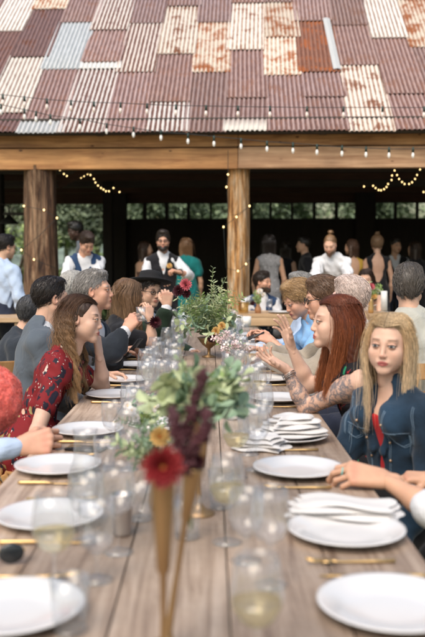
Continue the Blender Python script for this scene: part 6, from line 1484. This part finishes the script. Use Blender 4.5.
# ---------------------------------------------------------------- folding chairs
cw = wood('honey_chair_wood', (.42, .22, .08), (.58, .34, .15), 'Z', 1, .45)
def chair():
    t = empty('folding_chair'); m = MB()
    for k in range(5): m.box((0, -.17 + k * .085, .445), (.40, .072, .018), bev=.004)
    m.build('seat', cw, t, False)
    for sx in (-1, 1):
        m = MB(); m.box((sx * .215, -.02, .22), (.025, .035, .50), rot=Matrix.Rotation(R(24), 3, 'X'), bev=.003); m.build('leg', cw, t, False)
        m = MB(); m.tube([(sx * .19, .19, .01), (sx * .19, -.20, .46), (sx * .20, -.27, .86)], [.014, .017, .014], 8); m.build('back_post', cw, t)
    m = MB(); m.box((0, -.262, .79), (.40, .018, .085), rot=Matrix.Rotation(R(-9), 3, 'X'), bev=.004); m.box((0, -.243, .66), (.40, .016, .05), rot=Matrix.Rotation(R(-9), 3, 'X'), bev=.004); m.build('backrest', cw, t, False)
    m = MB(); m.box((0, .08, .12), (.38, .02, .03), bev=.003); m.build('crossbar', cw, t, False)
    return t
c0 = chair(); first = True
seatlab = dict(coral='child in the coral hat', brunette='woman in red floral dress', suitback='grey suited man', greyhead='dark grey haired man', whitehead='white haired guest', oldman='silver haired man', brownhair='brown haired woman in black', hatman='man in the black hat', offright='guest at the right edge', blonde='blonde woman in denim', redhead='auburn haired woman', bluewoman='woman in sky blue shirt', beigeman='man in beige jacket', pinkhead='guest with pinkish white hair', greyfar='grey haired guest far right', linenman='man in pale linen jacket', vestsit='man in navy waistcoat', bride='bride')
for k, lb in seatlab.items():
    P = PEOPLE[k]; o = c0 if first else copy_tree(c0); first = False
    o.location = (P['P0'][0] + P['f'][0] * .04, P['P0'][1] + P['f'][1] * .04, 0); o.rotation_euler.z = math.atan2(P['f'][1], P['f'][0]) - math.pi / 2
    zs = (P['P0'][2] - .10 * P['s']) / .455; o.scale = (1, 1, max(.6, min(1.35, zs)))
    tag(o, 'honey coloured folding chair under the ' + lb, 'chair', 'folding chairs at the tables')
for (px, py, Y, dg, lb) in ((8, 355, 4.45, 205, 'empty folding chair showing its honey coloured back at left edge'),):
    o = copy_tree(c0); p = at(px, py, Y); o.location = (p.x, Y, 0); o.rotation_euler.z = R(dg); o.scale = (1, 1, 1.05); tag(o, lb, 'chair', 'folding chairs at the tables')
# ---------------------------------------------------------------- light
w = bpy.data.worlds.new('World'); S.world = w; w.use_nodes = True
N, L = w.node_tree.nodes, w.node_tree.links
sky = N.new('ShaderNodeTexSky'); sky.sky_type = 'NISHITA'; sky.sun_disc = False
EL, AZ = 52, 205      # sun elevation, compass bearing (0 = +Y, clockwise)
sky.sun_elevation = R(EL); sky.sun_rotation = R(AZ); sky.air_density = 1.6; sky.dust_density = 3.5; sky.ozone_density = .6
bg = N['Background']; L.new(sky.outputs[0], bg.inputs[0]); bg.inputs[1].default_value = .125
sd = bpy.data.lights.new('sun', 'SUN'); sd.energy = 1.75; sd.angle = R(50); sd.color = (1, .91, .80)
so = bpy.data.objects.new('sun', sd); COL.objects.link(so)
d = V((math.sin(R(AZ)) * math.cos(R(EL)), math.cos(R(AZ)) * math.cos(R(EL)), math.sin(R(EL))))
so.rotation_euler = d.to_track_quat('Z', 'Y').to_euler(); so.location = d * 40
S.view_settings.view_transform = 'Standard'; S.view_settings.look = 'None'; S.view_settings.gamma = 1
S.view_settings.exposure = .58; S.view_settings.use_curve_mapping = False
S.render.engine = 'CYCLES'; S.cycles.use_denoising = True
S.cycles.caustics_reflective = False; S.cycles.caustics_refractive = False
S.cycles.transparent_max_bounces = 48; S.cycles.max_bounces = 8; S.cycles.sample_clamp_indirect = 6
S.cycles.use_adaptive_sampling = False
S.render.film_transparent = False
